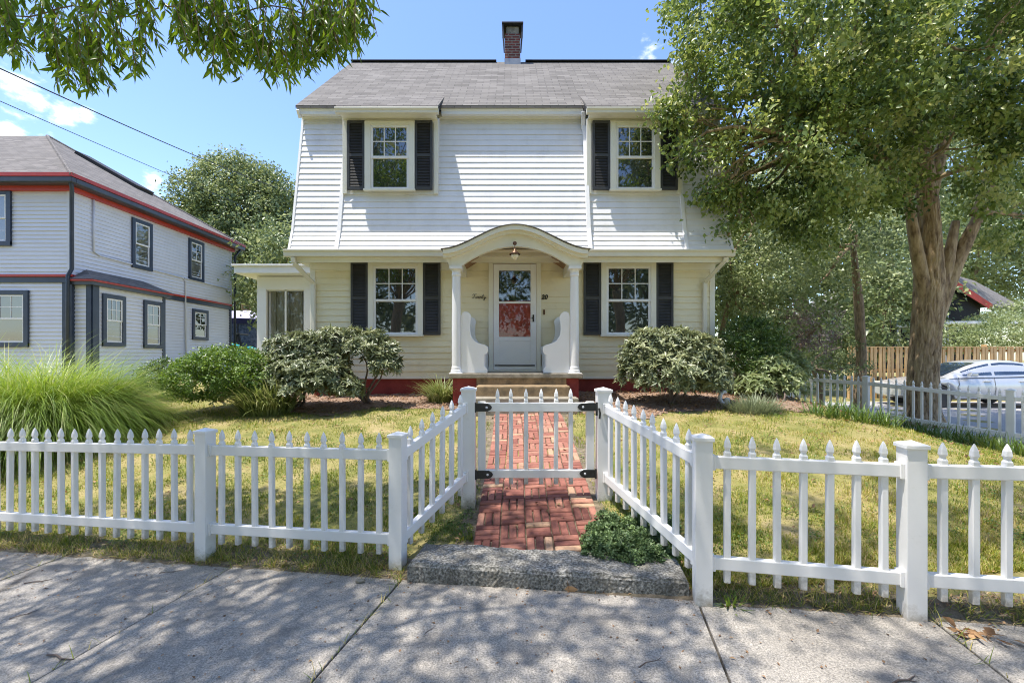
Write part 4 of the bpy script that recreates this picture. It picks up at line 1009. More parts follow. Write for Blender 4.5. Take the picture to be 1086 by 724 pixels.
m_ = MB(); lo1, lo2 = PX(1040, 395), PX(930, 395)
e1_ = PX(1040, 323); e2_ = PX(930, 323)
m_.prism([lo2, lo1, e1_, apex - Z*.15, e2_], (0, 8, 0)); m_.build('wall', M['darkwall'], DH)
m_ = MB()
for q in (ev, lv):
    m_.prism([apex + Vector((0, -.35, 0)), q + Vector((0, -.35, 0)), q + Vector((0, -.35, .16)), apex + Vector((0, -.35, .18))], (0, 9, 0))
m_.build('roof', M['roof2'], DH)
m_ = MB()
for q in (ev, lv): m_.prism([apex + Vector((0, -.40, .0)), q + Vector((0, -.40, 0)), q + Vector((0, -.40, -.26)), apex + Vector((0, -.40, -.30))], (0, .04, 0))
m_.prism([apex + Vector((0,-.40,.004)), ev + Vector((0,-.40,.004)), ev + Vector((0,-.40,.17)), apex + Vector((0,-.40,.19))], (0, .03, 0))
m_.build('red_rake', M['red'], DH)
m_ = MB(); p0, p1 = PX(1046, 326), PX(1100, 350)
m_.prism([apex + Vector((0, .1, .17)), ev + Vector((0, .1, .15)), pt(1100, 335, 36), pt(1034, 299, 37)], (0, 0, .1)); m_.build('rear_roof', M['roof2'], DH)
MB().bx(PX(1004, 0).x, PX(1005, 0).x, y0-.08, y0, .5, PX(0, 305).z).build('downspout', M['conduit'], DH)
g0 = pt(1001, 343, 24); g1 = pt(1130, 340, 24)
CP = thing('carport', 'long low carport with a white roof edge in front of the dark house', 'carport', (g0.x, 24, .3))
MB().bx(g0.x, g1.x, 24, 27, g0.z-.03, g0.z+.13).build('roof', M['white'], CP, bevel=.02)
for x in (g0.x+.1, g1.x-.3): 
    for y in (24.1, 26.9): MB().bx(x-.06, x+.06, y-.06, y+.06, .2, g0.z-.03).build('post', M['white'], CP)

# ---- silver car, nose to the left
def car():
    L = 4.75
    C0 = Vector((11.85, 13.5, .06))          # nose point, near side
    R_ = thing('parked_car', 'silver four-door car parked on the driveway behind the picket fence', 'car', C0 + Vector((2.4, .9, 0)))
    body = pmat('silver_paint', [(.3, (.60, .61, .62)), (.7, (.64, .65, .66))], 1, .24, metal=.35); body.node_tree.nodes['Principled BSDF'].inputs['Coat Weight'].default_value = .6
    gl = glass('car_glass', (.012, .02, .035), .02); rub = M['dark']
    W = .90; cy = C0.y + W
    top = [(0, .60), (.10, .70), (.5, .80), (1.0, .88), (1.35, .93), (2.0, .95), (2.9, .97), (3.7, 1.0), (4.2, 1.04), (4.55, 1.02), (4.72, .93), (4.75, .80)]
    roof = [(1.2, .92), (1.55, 1.10), (1.95, 1.29), (2.35, 1.42), (2.75, 1.47), (3.15, 1.455), (3.55, 1.38), (3.95, 1.23), (4.3, 1.05)]
    def itp(tb, x):
        if x <= tb[0][0]: return tb[0][1]
        for (a, za), (b, zb) in zip(tb, tb[1:]):
            if x <= b: 
                f = (x-a)/(b-a); return za + (zb-za)*f
        return tb[-1][1]
    wd = [(0, .62), (.15, .76), (.5, .85), (1.2, .90), (3.5, .90), (4.3, .86), (4.65, .76), (4.75, .66)]
    bot = [(0, .34), (.3, .24), (4.4, .26), (4.75, .42)]
    axl = (.95, 3.75); rw = .37
    m_ = MB(); ns = 76; V = []; rings = 0
    prof = [(0, 0), (.80, 0), (.95, .06), (1.0, .35), (1.0, .62), (.965, .88), (.90, .985), (.6, 1.0), (0, 1.02)]
    n = len(prof)*2 - 2
    for i in range(ns+1):
        x = L*i/ns; zb, zt, w_ = itp(bot, x), itp(top, x), itp(wd, x)
        for ax in axl:
            if abs(x-ax) < rw: zb = max(zb, .33 + math.sqrt(rw*rw - (x-ax)**2))
        pr = [(w_*a, zb + (zt-zb)*h) for a, h in prof]
        for a, z in pr + [(-a, z) for a, z in pr[-2:0:-1]]: V.append((C0.x + x, cy - a, C0.z + z))
    Fs = [(i*n+k, i*n+(k+1) % n, (i+1)*n+(k+1) % n, (i+1)*n+k) for i in range(ns) for k in range(n)]
    Fs += [tuple(range(n)), tuple(range(ns*n, ns*n+n))]
    bo = MB().add(V, Fs).build('body', body, R_, smooth=True)
    bo.modifiers.new('split', 'EDGE_SPLIT').split_angle = .6
    # greenhouse
    V = []; xsr = [1.2 + (4.3-1.2)*i/40 for i in range(41)]
    pr2 = [(1.0, 0), (.90, .55), (.80, .88), (.70, .97), (.35, 1.0), (0, 1.005)]
    n2 = len(pr2)*2 - 1
    def gh(x, a, h):
        zb, zt = itp(top, x) - .02, itp(roof, x); return (C0.x + x, cy - a*.86*min(1, itp(wd, x)/.88), C0.z + zb + max(.0, zt-zb)*h)
    for x in xsr:
        for a, h in pr2 + [(-a, h) for a, h in pr2[-2::-1]]: V.append(gh(x, a, h))
    Fs = [(i*n2+k, i*n2+k+1, (i+1)*n2+k+1, (i+1)*n2+k) for i in range(40) for k in range(n2-1)]
    MB().add(V, Fs).build('cabin', body, R_, smooth=True)
    def sidewin(x0, x1, sg):
        q = MB(); k = 14
        for i in range(k):
            xa, xb = x0+(x1-x0)*i/k, x0+(x1-x0)*(i+1)/k; P = []
            for x, h in ((xa, .10), (xb, .10), (xb, .84), (xa, .84)):
                rh = max(.05, itp(roof, x) - itp(top, x)); h2 = h if h > .5 else .05/rh + .04
                a = np.interp(min(h2, h if h > .5 else .8), [0, .55, .88], [1.0, .90, .80]); p = Vector(gh(x, a*sg, min(h2, .84))); p.y -= sg*.008; P.append(p)
            q.quad(*P)
        return q.build('side_window', gl, R_)
    for sg in (1, -1):
        for x0, x1 in ((1.62, 2.42), (2.50, 3.40), (3.47, 3.95)): sidewin(x0, x1, sg)
        for xh in (2.15, 3.15):
            y = cy - sg*.905; MB().bx(C0.x+xh, C0.x+xh+.2, y-.022, y+.022, C0.z+.80, C0.z+.835).build('door_handle', body, R_, bevel=.008)
        y = cy - sg*.9
        MB().prism([(C0.x+1.62, y-sg*.02, C0.z+.96), (C0.x+1.86, y-sg*.02, C0.z+.96), (C0.x+1.84, y-sg*.02, C0.z+1.09), (C0.x+1.68, y-sg*.02, C0.z+1.08)], (0, -sg*.16, 0)).build('mirror', body, R_, bevel=.03)
        MB().bx(C0.x+4.45, C0.x+4.70, y+sg*.05-.06, y+sg*.05+.06, C0.z+.80, C0.z+.96).build('tail_light', M['red'], R_, bevel=.02)
        MB().bx(C0.x+.12, C0.x+.55, y+sg*.10-.05, y+sg*.10+.05, C0.z+.62, C0.z+.74).build('headlight', M['lampglass'], R_, bevel=.02)
    q = MB(); 
    for x0, x1, nm in ((1.26, 2.2, 'windscreen'), (3.6, 4.25, 'rear_window')):
        q = MB(); k = 10
        for i in range(k):
            xa, xb = x0+(x1-x0)*i/k, x0+(x1-x0)*(i+1)/k
            q.quad(*[Vector(gh(x, a, 1.0)) + Vector((0, 0, .012)) for x, a in ((xa, .6), (xb, .6), (xb, -.6), (xa, -.6))])
        q.build(nm, gl, R_)
    for ax in axl:
        for sg in (1, -1):
            c = Vector((C0.x+ax, cy - sg*.80, C0.z+.33))
            wh = MB().lathe([(.20, -.10), (.31, -.10), (.33, -.07), (.33, .07), (.31, .10), (.20, .10)], c, 28, (0, -sg, 0)).build('wheel', M['dark'], R_, smooth=False)
            sp_ = MB().lathe([(.22, .07), (.225, .085), (.20, .085), (.19, .05)], c, 28, (0, -sg, 0)); sp_.lathe([(.06, .0), (.06, .08), (.03, .09)], c, 12, (0, -sg, 0))
            for j in range(10):
                t_ = 2*PI*j/10; sp_.bar(c + Vector((0, -sg*.06, 0)), c + Vector((.21*math.cos(t_), -sg*.07, .21*math.sin(t_))), .035, .02, up=(0, 1, 0))
            sp_.build('rim', body, wh)
    # door seams
    for xh in (1.45, 2.46, 3.42):
        y = cy - .906; MB().tube([(C0.x+xh, y, C0.z+.36), (C0.x+xh+.02, y-.003, C0.z+.6), (C0.x+xh, y+.03, C0.z+.93)], .006, 5).build('door_seam', M['dark'], R_)
    R_.location += Vector((.42, .3, .0)); R_.rotation_euler.z = math.radians(-5)
car()

# ================================================================== PLANTS
def B(px, py, Y, rpx, ry=None, rz=None, w=1):
    """a foliage mass centred where the photo shows it, at depth Y"""
    c = pt(px, py, Y); k = Y/F
    return (tuple(c), (rpx*k, (ry or rpx)*k, (rz or rpx)*k), w)
def limb(mb_, p, q, r0, r1, wob=.15, n=7, sag=0):
    p, q = Vector(p), Vector(q); L = (q-p).length; pts = []; rd = []
    ph = [random.uniform(0, 6) for _ in range(3)]
    for i in range(n+1):
        f = i/n; v = p.lerp(q, f)
        v += Vector((math.sin(f*4+ph[0]), math.sin(f*5+ph[1]), .5*math.sin(f*4+ph[2]))) * wob * L * .15 * math.sin(PI*f)
        v.z += 4*sag*f*(1-f)
        pts.append(v); rd.append(r0 + (r1-r0)*f)
    mb_.tube(pts, rd, 7); return pts
from mathutils import noise as MN
def barktube(mb_, pts, rad, n=20, amp=.05, seg=10, furrow=0):
    """trunk with buttress-like vertical ridges and, for the big one, furrowed bark"""
    P = [Vector(p) for p in pts]; V = []; Fs = []; fine = []; fr = []
    for i in range(len(P)-1):
        for k in range(seg):
            f = k/seg; fine.append(P[i].lerp(P[i+1], f)); fr.append(rad[i] + (rad[i+1]-rad[i])*f)
    fine.append(P[-1]); fr.append(rad[-1]); fine2 = fine[:]
    for _ in range(seg // 3):
        for i in range(1, len(fine)-1): fine2[i] = (fine[i-1] + fine[i]*2 + fine[i+1])/4
        fine = fine2[:]
    for i, p in enumerate(fine):
        d = (fine[min(i+1, len(fine)-1)] - fine[max(0, i-1)]).normalized(); a = d.cross(Vector((0, 1, 0))).normalized(); b = d.cross(a)
        for k in range(n):
            t = 2*PI*k/n
            j = 1 + amp*(math.sin(3*t + p.z*.8) + .7*math.sin(5*t - p.z*1.1) + .5*math.sin(9*t + p.z*2)) + random.uniform(-.012, .012)
            if furrow:
                q_ = Vector((math.cos(t)*fr[i]*20, math.sin(t)*fr[i]*20, p.z*3.0))
                w_ = abs(MN.noise(q_)) + .5*abs(MN.noise(q_*2.1))
                j += furrow/fr[i]*(min(w_, .42)/.42 - .7)*(1.2 - .25*min(3, p.z))
            V.append(p + (a*math.cos(t) + b*math.sin(t))*fr[i]*j)
    m = len(fine)
    for i in range(m-1):
        for k in range(n): Fs.append((i*n+k, i*n+(k+1) % n, (i+1)*n+(k+1) % n, (i+1)*n+k))
    Fs.append(tuple(range((m-1)*n, m*n))); mb_.add(V, Fs)
def whorls(name, blobs, mat, parent, per_area, L, W, nl=9, shell=.8, tone=.5):
    """rhododendron-like rosettes of long leaves on the shell of the mass"""
    P, O, T = [], [], []
    for c, r, w in blobs:
        r = np.array(r); n = int(per_area * w * 4*PI * ((r[0]*r[1]+r[0]*r[2]+r[1]*r[2])/3))
        d = rdir(n); d[:, 2] = np.where(d[:, 2] < -.55, -d[:, 2], d[:, 2])
        lump = 1 + .10*np.sin(d[:, 0]*7 + c[0]*9) * np.sin(d[:, 2]*8 + c[1])
        P.append(np.array(c) + d * r * (RNG.uniform(shell, 1.03, (n, 1)) * lump[:, None])); O.append(d); T.append(np.clip(RNG.normal(tone, .22, n), 0, 1))
    P, O, T = np.concatenate(P), np.concatenate(O), np.concatenate(T); n = len(P)
    ax = nrm(O*.8 + np.array([0, 0, .55]) + rdir(n)*.35); t1 = nrm(np.cross(ax, rdir(n))); t2 = np.cross(ax, t1)
    k = np.repeat(np.arange(n), nl); m = len(k); an = np.tile(np.arange(nl)*2*PI/nl, n) + RNG.normal(0, .25, m)
    el = RNG.normal(.25, .35, m)
    D = nrm((t1[k]*np.cos(an)[:, None] + t2[k]*np.sin(an)[:, None])*np.cos(el)[:, None] + ax[k]*np.sin(el)[:, None])
    sc = RNG.uniform(.7, 1.2, m)
    return leaves(name, P[k] + RNG.normal(0, .008, (m, 3)), D, ax[k] + rdir(m)*.2, L*sc, W*sc, np.clip(T[k] + RNG.normal(0, .1, m), 0, 1), mat, parent)
def stems(root, base, tips, r, mat='twig', name='stem', wob=.6):
    m_ = MB()
    for q in tips: limb(m_, Vector(base) + Vector((random.uniform(-.08, .08), random.uniform(-.05, .05), -.05)), q, r, r*.35, wob)
    return m_.build(name, M[mat], root, smooth=True)

# --- rhododendrons left of the steps
P = gp(392, 428); R1 = thing('rhododendron', 'open rhododendron with bare forked stems under the left ground-floor window', 'shrub', P)
bl = [B(385, 372, 8.0, 24, 20, 15), B(408, 388, 7.9, 17, 18, 18), B(355, 365, 8.1, 24, 22, 18), B(372, 360, 8.2, 16, 16, 11), B(412, 373, 8.0, 12, 14, 10), B(395, 360, 8.1, 16, 14, 10), B(350, 386, 7.9, 20, 20, 16)]
whorls('foliage', bl, LM['rhodo'], R1, 105, .115, .034, shell=.65)
stems(R1, P, [pt(385, 378, 8.0), pt(405, 390, 7.9), pt(362, 372, 8.0), pt(398, 366, 8.1), pt(350, 388, 8)], .028)
P = gp(312, 432); R2_ = thing('rhododendron', 'broad grey-green rhododendron in front of the sunroom', 'shrub', P)
bl = [B(305, 375, 8.2, 26, 24, 20), B(325, 372, 8.1, 24, 22, 20), B(345, 405, 7.7, 30, 26, 22), B(300, 398, 8.0, 30, 28, 22), B(322, 405, 7.7, 32, 28, 24), B(368, 412, 7.7, 18, 20, 13)]
whorls('foliage', bl, LM['rhodo'], R2_, 105, .105, .034, shell=.6)
stems(R2_, P, [pt(305, 385, 8.1), pt(325, 380, 8), pt(345, 400, 7.8), pt(290, 395, 8)], .028)
P = gp(233, 424); BX_ = thing('box_shrub', 'rounded bright green clipped shrub on the left lawn', 'shrub', P)
bl = [B(228, 398, 7.9, 40, 36, 24), B(256, 392, 8.0, 36, 34, 22), B(206, 403, 7.9, 26, 26, 20), B(240, 386, 8.1, 34, 30, 18), B(275, 400, 7.9, 26, 28, 22)]
crown('foliage', bl, LM['box'], BX_, 75, .045, 22, .045, .026, .1, .86, up=.9); stems(BX_, P, [pt(228, 395, 8), pt(250, 392, 8), pt(210, 400, 8)], .03)
P = gp(172, 412); HB = thing('hedge_shrub', 'small dark green shrub between the ornamental grass and the clipped shrub', 'shrub', P)
crown('foliage', [B(170, 397, 9.3, 17, 20, 15), B(186, 405, 9.2, 14, 16, 12), B(160, 400, 9.4, 10, 12, 14)], LM['yew'], HB, 60, .05, 18, .05, .03, .1, .8)
# --- right bed
P = gp(712, 428); R3 = thing('rhododendron', 'dense round rhododendron under the right ground-floor window', 'shrub', P)
bl = [B(690, 378, 7.9, 34, 34, 28), B(735, 380, 7.8, 32, 32, 28), B(712, 398, 7.6, 42, 36, 26), B(672, 398, 7.8, 16, 20, 20), B(752, 402, 7.6, 22, 24, 22), B(708, 366, 8.0, 34, 28, 18)]
whorls('foliage', bl, LM['rhodo'], R3, 105, .11, .034, shell=.7, tone=.6)
stems(R3, P, [pt(700, 390, 7.8), pt(730, 392, 7.8), pt(712, 385, 8), pt(745, 400, 7.7)], .03)
P = gp(790, 425); YD = thing('yew_shrub', 'dark green conical shrub beside the right corner of the house', 'shrub', P)
bl = [B(790, 365, 8.9, 24, 26, 26), B(808, 362, 9.0, 22, 24, 22), B(780, 390, 8.7, 22, 26, 30), B(800, 388, 8.7, 28, 28, 30), B(820, 380, 9.0, 18, 20, 26)]
crown('foliage', bl, LM['yew'], YD, 42, .07, 20, .085, .022, -.25, .75)
P = gp(826, 428); VS = thing('laurel_shrub', 'pale-leaved loose shrub at the end of the driveway fence', 'shrub', P)
bl = [B(815, 396, 8.3, 24, 24, 18), B(833, 408, 8.2, 18, 22, 22), B(800, 410, 8.1, 20, 22, 14), B(828, 388, 8.5, 17, 18, 14), B(846, 395, 8.6, 12, 16, 18)]
whorls('foliage', bl, LM['pale'], VS, 75, .12, .045, nl=7, shell=.6, tone=.55); stems(VS, P, [pt(815, 400, 8.3), pt(833, 405, 8.3)], .02)

def clump(name, lab, cat, P, n, rad, L, Wd, lean, droop, mat, tone=(.5, .22), segs=5, ry=None):
    r_ = thing(name, lab, cat, P)
    a = RNG.uniform(0, 2*PI, n); d = np.sqrt(RNG.uniform(0, 1, n))
    Pp = np.stack([P.x + np.cos(a)*d*rad, P.y + np.sin(a)*d*(ry or rad), np.full(n, P.z - .02)], 1)
    for i in range(n): Pp[i, 2] = ground(Pp[i, 0], Pp[i, 1]) - .02
    A_ = a + RNG.normal(0, .6, n)
    blades('blades', Pp, A_, RNG.uniform(*L, n), np.full(n, Wd)*RNG.uniform(.7, 1.2, n), RNG.uniform(*lean, n)*(.3+d), RNG.uniform(*droop, n), np.clip(RNG.normal(*tone, n), 0, 1), mat, r_, segs)
    return r_
clump('daylily', 'strappy daylily clump in front of the clipped green shrub', 'plant', gp(283, 438), 620, .42, (.5, .85), .022, (.1, .6), (.7, 1.9), LM['lily'], ry=.25)
clump('daylily', 'strappy daylily clump beside the porch steps', 'plant', gp(468, 426), 300, .22, (.4, .7), .02, (.1, .6), (.7, 1.9), LM['lily'], ry=.18)
clump('lavender_plant', 'low silvery tufted plant at the edge of the right mulch bed', 'plant', gp(800, 436), 900, .36, (.2, .36), .010, (.2, 1.1), (.2, .8), LM['lav'], ry=.22)
k = 0
for i in range(16):
    f = i/15; px = 868 + 225*f**.9; y = 9.9 - 3.6*f; P = G((px-545)*y/F*.985, y)
    P = gp(868 + 222*f, 440 + 44*f**1.15)
    o_ = clump('iris_plant', 'spiky green iris plant in the row at the foot of the driveway fence', 'plant', P, 46, .16, (.2, .38), .02, (.1, .8), (.2, 1.0), LM['yew'], (.7, .2), 4)
    o_['group'] = 'iris row along the driveway fence'
# ornamental grass
P = gp(62, 436); OG = thing('ornamental_grass', 'huge fountain of bright lime ornamental grass on the left lawn', 'plant', P)
ctr = [(pt(20, 432, 6.5), 3900, 1.92), (pt(54, 428, 6.7), 4800, 1.78), (pt(88, 427, 7.1), 3400, 1.50), (pt(-40, 430, 6.6), 3000, 1.92), (pt(-110, 430, 6.8), 1200, 1.6)]
PP, AA, LL = [], [], []
for c, n, h in ctr:
    a = RNG.uniform(0, 2*PI, n); d = np.sqrt(RNG.uniform(0, 1, n))*.38
    x = c.x + np.cos(a)*d; y = c.y + np.sin(a)*d; PP.append(np.stack([x, y, [ground(i, j)-.02 for i, j in zip(x, y)]], 1)); AA.append(a + RNG.normal(0, .7, n)); LL.append(RNG.uniform(.65, 1.18, n)*h)
PP, AA, LL = map(np.concatenate, (PP, AA, LL)); n = len(PP)
blades('blades', PP, AA, LL*1.0, np.full(n, .010), RNG.uniform(.03, .80, n), RNG.uniform(1.1, 2.9, n), np.clip(RNG.normal(.55, .2, n) + .10*(LL-1.2), 0, 1), LM['reed'], OG, 7)
# groundcover on the stone step
P = Vector((.72, 3.55, .12)); JU = thing('groundcover_plant', 'bushy dark green curly groundcover spilling over the stone step', 'plant', P)
bl = []
for i in range(70):
    px, py = random.uniform(622, 712), random.uniform(548, 600)
    if (px-640)*.55 + 548 - 30 > py + 14 or py > 588 + (px-630)*.25 or (px < 640 and py > 585): continue
    q = gp(px, py + 8); q.z = max(q.z, .13 if q.y < 3.6 else 0)
    rr_ = random.uniform(.045, .085); bl.append(((q.x, q.y, q.z + random.uniform(.0, .045)), (rr_, rr_, rr_*.8), 1))
crown('foliage', bl, LM['jun'], JU, 700, .012, 24, .022, .015, -.2, .85, up=.8)
# tufts by the right corner post and left of the step
clump('weed_tuft', 'small green weed at the foot of the right corner fence post', 'plant', gp(776, 640), 40, .06, (.05, .12), .018, (.4, 1.2), (.2, .8), LM['box'], (.8, .15), 3)
q = gp(452, 555); MS = thing('moss_patch', 'low green mossy weeds between the left return fence and the brick path', 'plant', q)
bl = []
for i in range(34):
    f = random.random(); y = 3.66 + .55*f; x = random.uniform(-.80 + .42*f, -.36)
    bl.append(((x, y, ground(x, y)+.012), (.035, .035, .006), 1))
crown('foliage', bl, LM['yew'], MS, 700, .012, 10, .012, .008, -.1, .8, up=.9)

# --- lawn blades (nobody could count them)
n = 330000
Yr = 3.0 + (11.2 - 3.0)*RNG.uniform(0, 1, n)**1.75
Xr = RNG.uniform(-1, 1, n)*(Yr*1.16 + .3)
T_ = Yr - (3.19 - .193*Xr)
wig = .05*np.sin(Xr*5.3) + .04*np.sin(Xr*13.1+2)
keep = (T_ > -.02 + wig*.5 + .02) & ~((np.abs(Xr-.24) < .56) & (Yr < 7.3)) & ~((Yr > 9.1) & (Xr > -4.2) & (Xr < 4.2)) & ~((Xr > -.80) & (Xr < 1.18) & (T_ < .42))
keep &= ~(Xr > 8.86 - (Yr-8)*.58 + .25)
inb = np.array([inbed(a, b) for a, b in zip(Xr, Yr)]); keep &= ~(inb & (RNG.uniform(size=n) > .05))
Xr, Yr, T_ = Xr[keep], Yr[keep], T_[keep]; n = len(Xr)
Zr = np.array([lawnz(a, b) for a, b in zip(Xr, Yr)])
pat = .5 + .25*np.sin(Xr*1.7+.6*Yr) * np.sin(Yr*2.1-.4*Xr+1) + .2*np.sin(Xr*4.3+1)*np.sin(Yr*5.1) + .12*np.sin(Xr*9.7-Yr*3)*np.sin(Yr*11+Xr*2)
pat = pat + .16*np.sin(Xr*21+3*np.sin(Yr*6))*np.sin(Yr*23+2*np.sin(Xr*7))
dry = np.clip(-.05*(Xr < 0) + pat*.62 + .20*np.clip(Xr-.3, 0, 1.8)/1.8 + .12*np.clip((Yr-6.2)/2, 0, 1), 0, 1)
edge = np.clip(1 - T_/.38, 0, 1)
tone = np.clip(dry + RNG.normal(0, .2, n) + edge*RNG.uniform(-.15, .55, n), 0, 1)
dens = RNG.uniform(size=n) < np.clip(1.15 - dry*.55 - edge*.25, .25, 1)
Xr, Yr, Zr, tone, edge, T_ = [v[dens] for v in (Xr, Yr, Zr, tone, edge, T_)]; n = len(Xr)
ne = 26000; se = RNG.uniform(-6.5, 4.6, ne); te = np.abs(RNG.normal(.03, .13, ne)) - .04; xe = se*CA + te*SA; ye = 3.19 - se*SA + te*CA
nj = 420; sj = RNG.choice([-3.84, -2.22, -.80, 1.22, 2.51], nj) + RNG.normal(0, .004, nj); tj = -1.3*RNG.uniform(0, 1, nj)**2 - .05; se[:nj] = sj; te[:nj] = tj; xe = se*CA + te*SA; ye = 3.19 - se*SA + te*CA
ok = ~((xe > -.80) & (xe < 1.2) & (te < .45) & (te > -.05)) & (np.sin(se*9)+np.sin(se*23+1)+np.sin(se*4) > RNG.uniform(-2.6, 1.4, ne)); xe, ye, te = xe[ok], ye[ok], te[ok]; ne = len(xe); ze = np.array([ground(a, b) for a, b in zip(xe, ye)])
sg = blades('straw_grass', np.stack([xe, ye, ze], 1), RNG.uniform(0, 2*PI, ne), RNG.uniform(.03, .12, ne), np.full(ne, .0045), RNG.uniform(.3, 1.4, ne), RNG.uniform(.2, 1.2, ne), np.clip(RNG.choice([.15, .55, .85], ne, p=[.4, .25, .35]) + RNG.normal(0, .1, ne), 0, 1), LM['lawn'], None, 3)
tag(sg, 'untrimmed straw and grass along the foot of the sidewalk fence', 'grass', kind='stuff')
gb = blades('grass', np.stack([Xr, Yr, Zr-.008], 1), RNG.uniform(0, 2*PI, n), RNG.uniform(.02, .075, n)*(1 + .35*edge)*(.75 + .5*np.sin(Xr*6.1+Yr)*np.sin(Yr*7.3)), np.full(n, .0048)*(1 + .08*Yr), RNG.uniform(.1, .9, n), RNG.uniform(.1, .9, n) + edge*.5, tone, LM['lawn'], None, 2)
tag(gb, 'short patchy green and straw-coloured lawn grass around the brick path', 'grass', kind='stuff')
# dry litter along the fence foot, on the mulch and a few on the sidewalk
n = 3800
s_ = RNG.uniform(-5.5, 4.2, n); t_ = np.where(RNG.uniform(size=n) < .84, RNG.normal(.10, .10, n), RNG.uniform(-1.2, 0, n)); t_[(t_ > .5)] = .2
xx = s_*CA + t_*SA; yy = 3.19 - s_*SA + t_*CA
ok = ~((xx > -.78) & (xx < 1.17) & (t_ > -.03)); xx, yy, t_ = xx[ok], yy[ok], t_[ok]; n = len(xx)
zz = np.array([ground(a, b) for a, b in zip(xx, yy)]) + np.where(t_ > 0, .02, .006)
lt = leaves('leaf_litter', np.stack([xx, yy, zz], 1), nrm(rdir(n)*np.array([1, 1, .25])), rdir(n)*.35 + np.array([0, 0, 1.]), RNG.uniform(.008, .035, n), RNG.uniform(.004, .016, n), RNG.uniform(0, 1, n), LM['litter'], None)
tag(lt, 'dry brown leaf scraps along the foot of the fence and on the sidewalk', 'leaf litter', kind='stuff')
n = 9000; xx = RNG.uniform(-7.4, 6.5, n); yy = RNG.uniform(6.6, 9.3, n); ok = np.array([inbed(a, b) for a, b in zip(xx, yy)]); xx, yy = xx[ok], yy[ok]; n = len(xx)
zz = np.array([ground(a, b) for a, b in zip(xx, yy)]) + .03
lt = leaves('mulch_chips', np.stack([xx, yy, zz], 1), nrm(rdir(n)*np.array([1, 1, .3])), rdir(n)*.5 + np.array([0, 0, 1.]), RNG.uniform(.03, .09, n), RNG.uniform(.012, .03, n), RNG.uniform(.2, 1, n), LM['litter'], None)
tag(lt, 'bark chips strewn over the mulch beds by the house', 'mulch', kind='stuff')
n = 900; xx = RNG.uniform(-7, 7, n); yy = RNG.uniform(3.6, 8.6, n); ok = (yy - (3.19 - .193*xx) > .25); xx, yy = xx[ok], yy[ok]; n = len(xx)
zz = np.array([ground(a, b) for a, b in zip(xx, yy)]) + .035
lt = leaves('fallen_leaves', np.stack([xx, yy, zz], 1), nrm(rdir(n)*np.array([1, 1, .3])), rdir(n)*.5 + np.array([0, 0, 1.]), RNG.uniform(.03, .07, n), RNG.uniform(.015, .035, n), RNG.uniform(.2, 1, n), LM['litter'], None)
tag(lt, 'scattered dry leaves lying on the lawn', 'leaf litter', kind='stuff')
nc = 260; cx_, cy_ = RNG.uniform(-6, 6, nc), 3.3 + 4.6*RNG.uniform(0, 1, nc)**1.5; k = np.repeat(np.arange(nc), 34); n = len(k)
xx = cx_[k] + RNG.normal(0, .07, n); yy = cy_[k] + RNG.normal(0, .06, n); ok = (yy - (3.19 - .193*xx) > .1) & ~((np.abs(xx-.24) < .56)) & ~((xx > -.8) & (xx < 1.2) & (yy < 3.6)); xx, yy = xx[ok], yy[ok]; n = len(xx)
zz = np.array([ground(a, b) for a, b in zip(xx, yy)]) + RNG.uniform(.015, .045, n)
lt = leaves('clover', np.stack([xx, yy, zz], 1), nrm(rdir(n)*np.array([1, 1, .2])), rdir(n)*.4 + np.array([0, 0, 1.]), RNG.uniform(.014, .03, n), RNG.uniform(.012, .022, n), RNG.uniform(.1, .8, n), LM['box'], None)
tag(lt, 'dark green clover and weed patches in the lawn', 'weeds', kind='stuff')
# twigs on the sidewalk
def twig(px, py, L, a, lab, r=.004):
    p = gp(px, py); p.z = zs(p.x) + r; d = Vector((math.cos(a), math.sin(a), 0)); s_ = Vector((-d.y, d.x, 0))
    m_ = MB().tube([p - d*L/2, p - d*L*.2 + s_*L*.05, p + d*L*.1 - s_*L*.03, p + d*L/2 + s_*L*.04], [r, r*.9, r*.8, r*.4], 6)
    m_.tube([p + d*L*.1 - s_*L*.03, p + d*L*.25 - s_*L*.16], [r*.7, r*.3], 5)
    tag(m_.build('twig', M['twig'], loc=p, smooth=True), lab, 'twig')
twig(63, 699, .19, -.25, 'thickest dark twig lying on the sidewalk at the lower left', .006)
twig(40, 617, .16, .4, 'thin bent twig on the sidewalk in the upper left slab'); twig(25, 652, .13, .9, 'short thin twig near the left edge of the sidewalk', .003)
twig(457, 668, .09, 1.0, 'small forked twig on the sidewalk below the stone step', .003); twig(693, 702, .20, .5, 'long thin twig on the sidewalk near the bottom right joint', .003)
twig(960, 722, .16, .3, 'dark curved twig at the bottom right edge of the sidewalk', .005); twig(180, 607, .14, .3, 'thin twig on the sidewalk below the left fence post', .003)
p = gp(382, 618); p.z = zs(p.x) + .012
bm = bmesh.new(); bmesh.ops.create_icosphere(bm, subdivisions=2, radius=1)
for v in bm.verts: v.co = Vector((v.co.x*.035, v.co.y*.022, v.co.z*.014)) * (1 + random.uniform(-.12, .12))
me = bpy.data.meshes.new('pebble'); bm.to_mesh(me); bm.free(); o_ = link('pebble', me, M['slab']); o_.location = p
tag(o_, 'flat pale pebble at the sidewalk edge by the left corner post', 'stone')
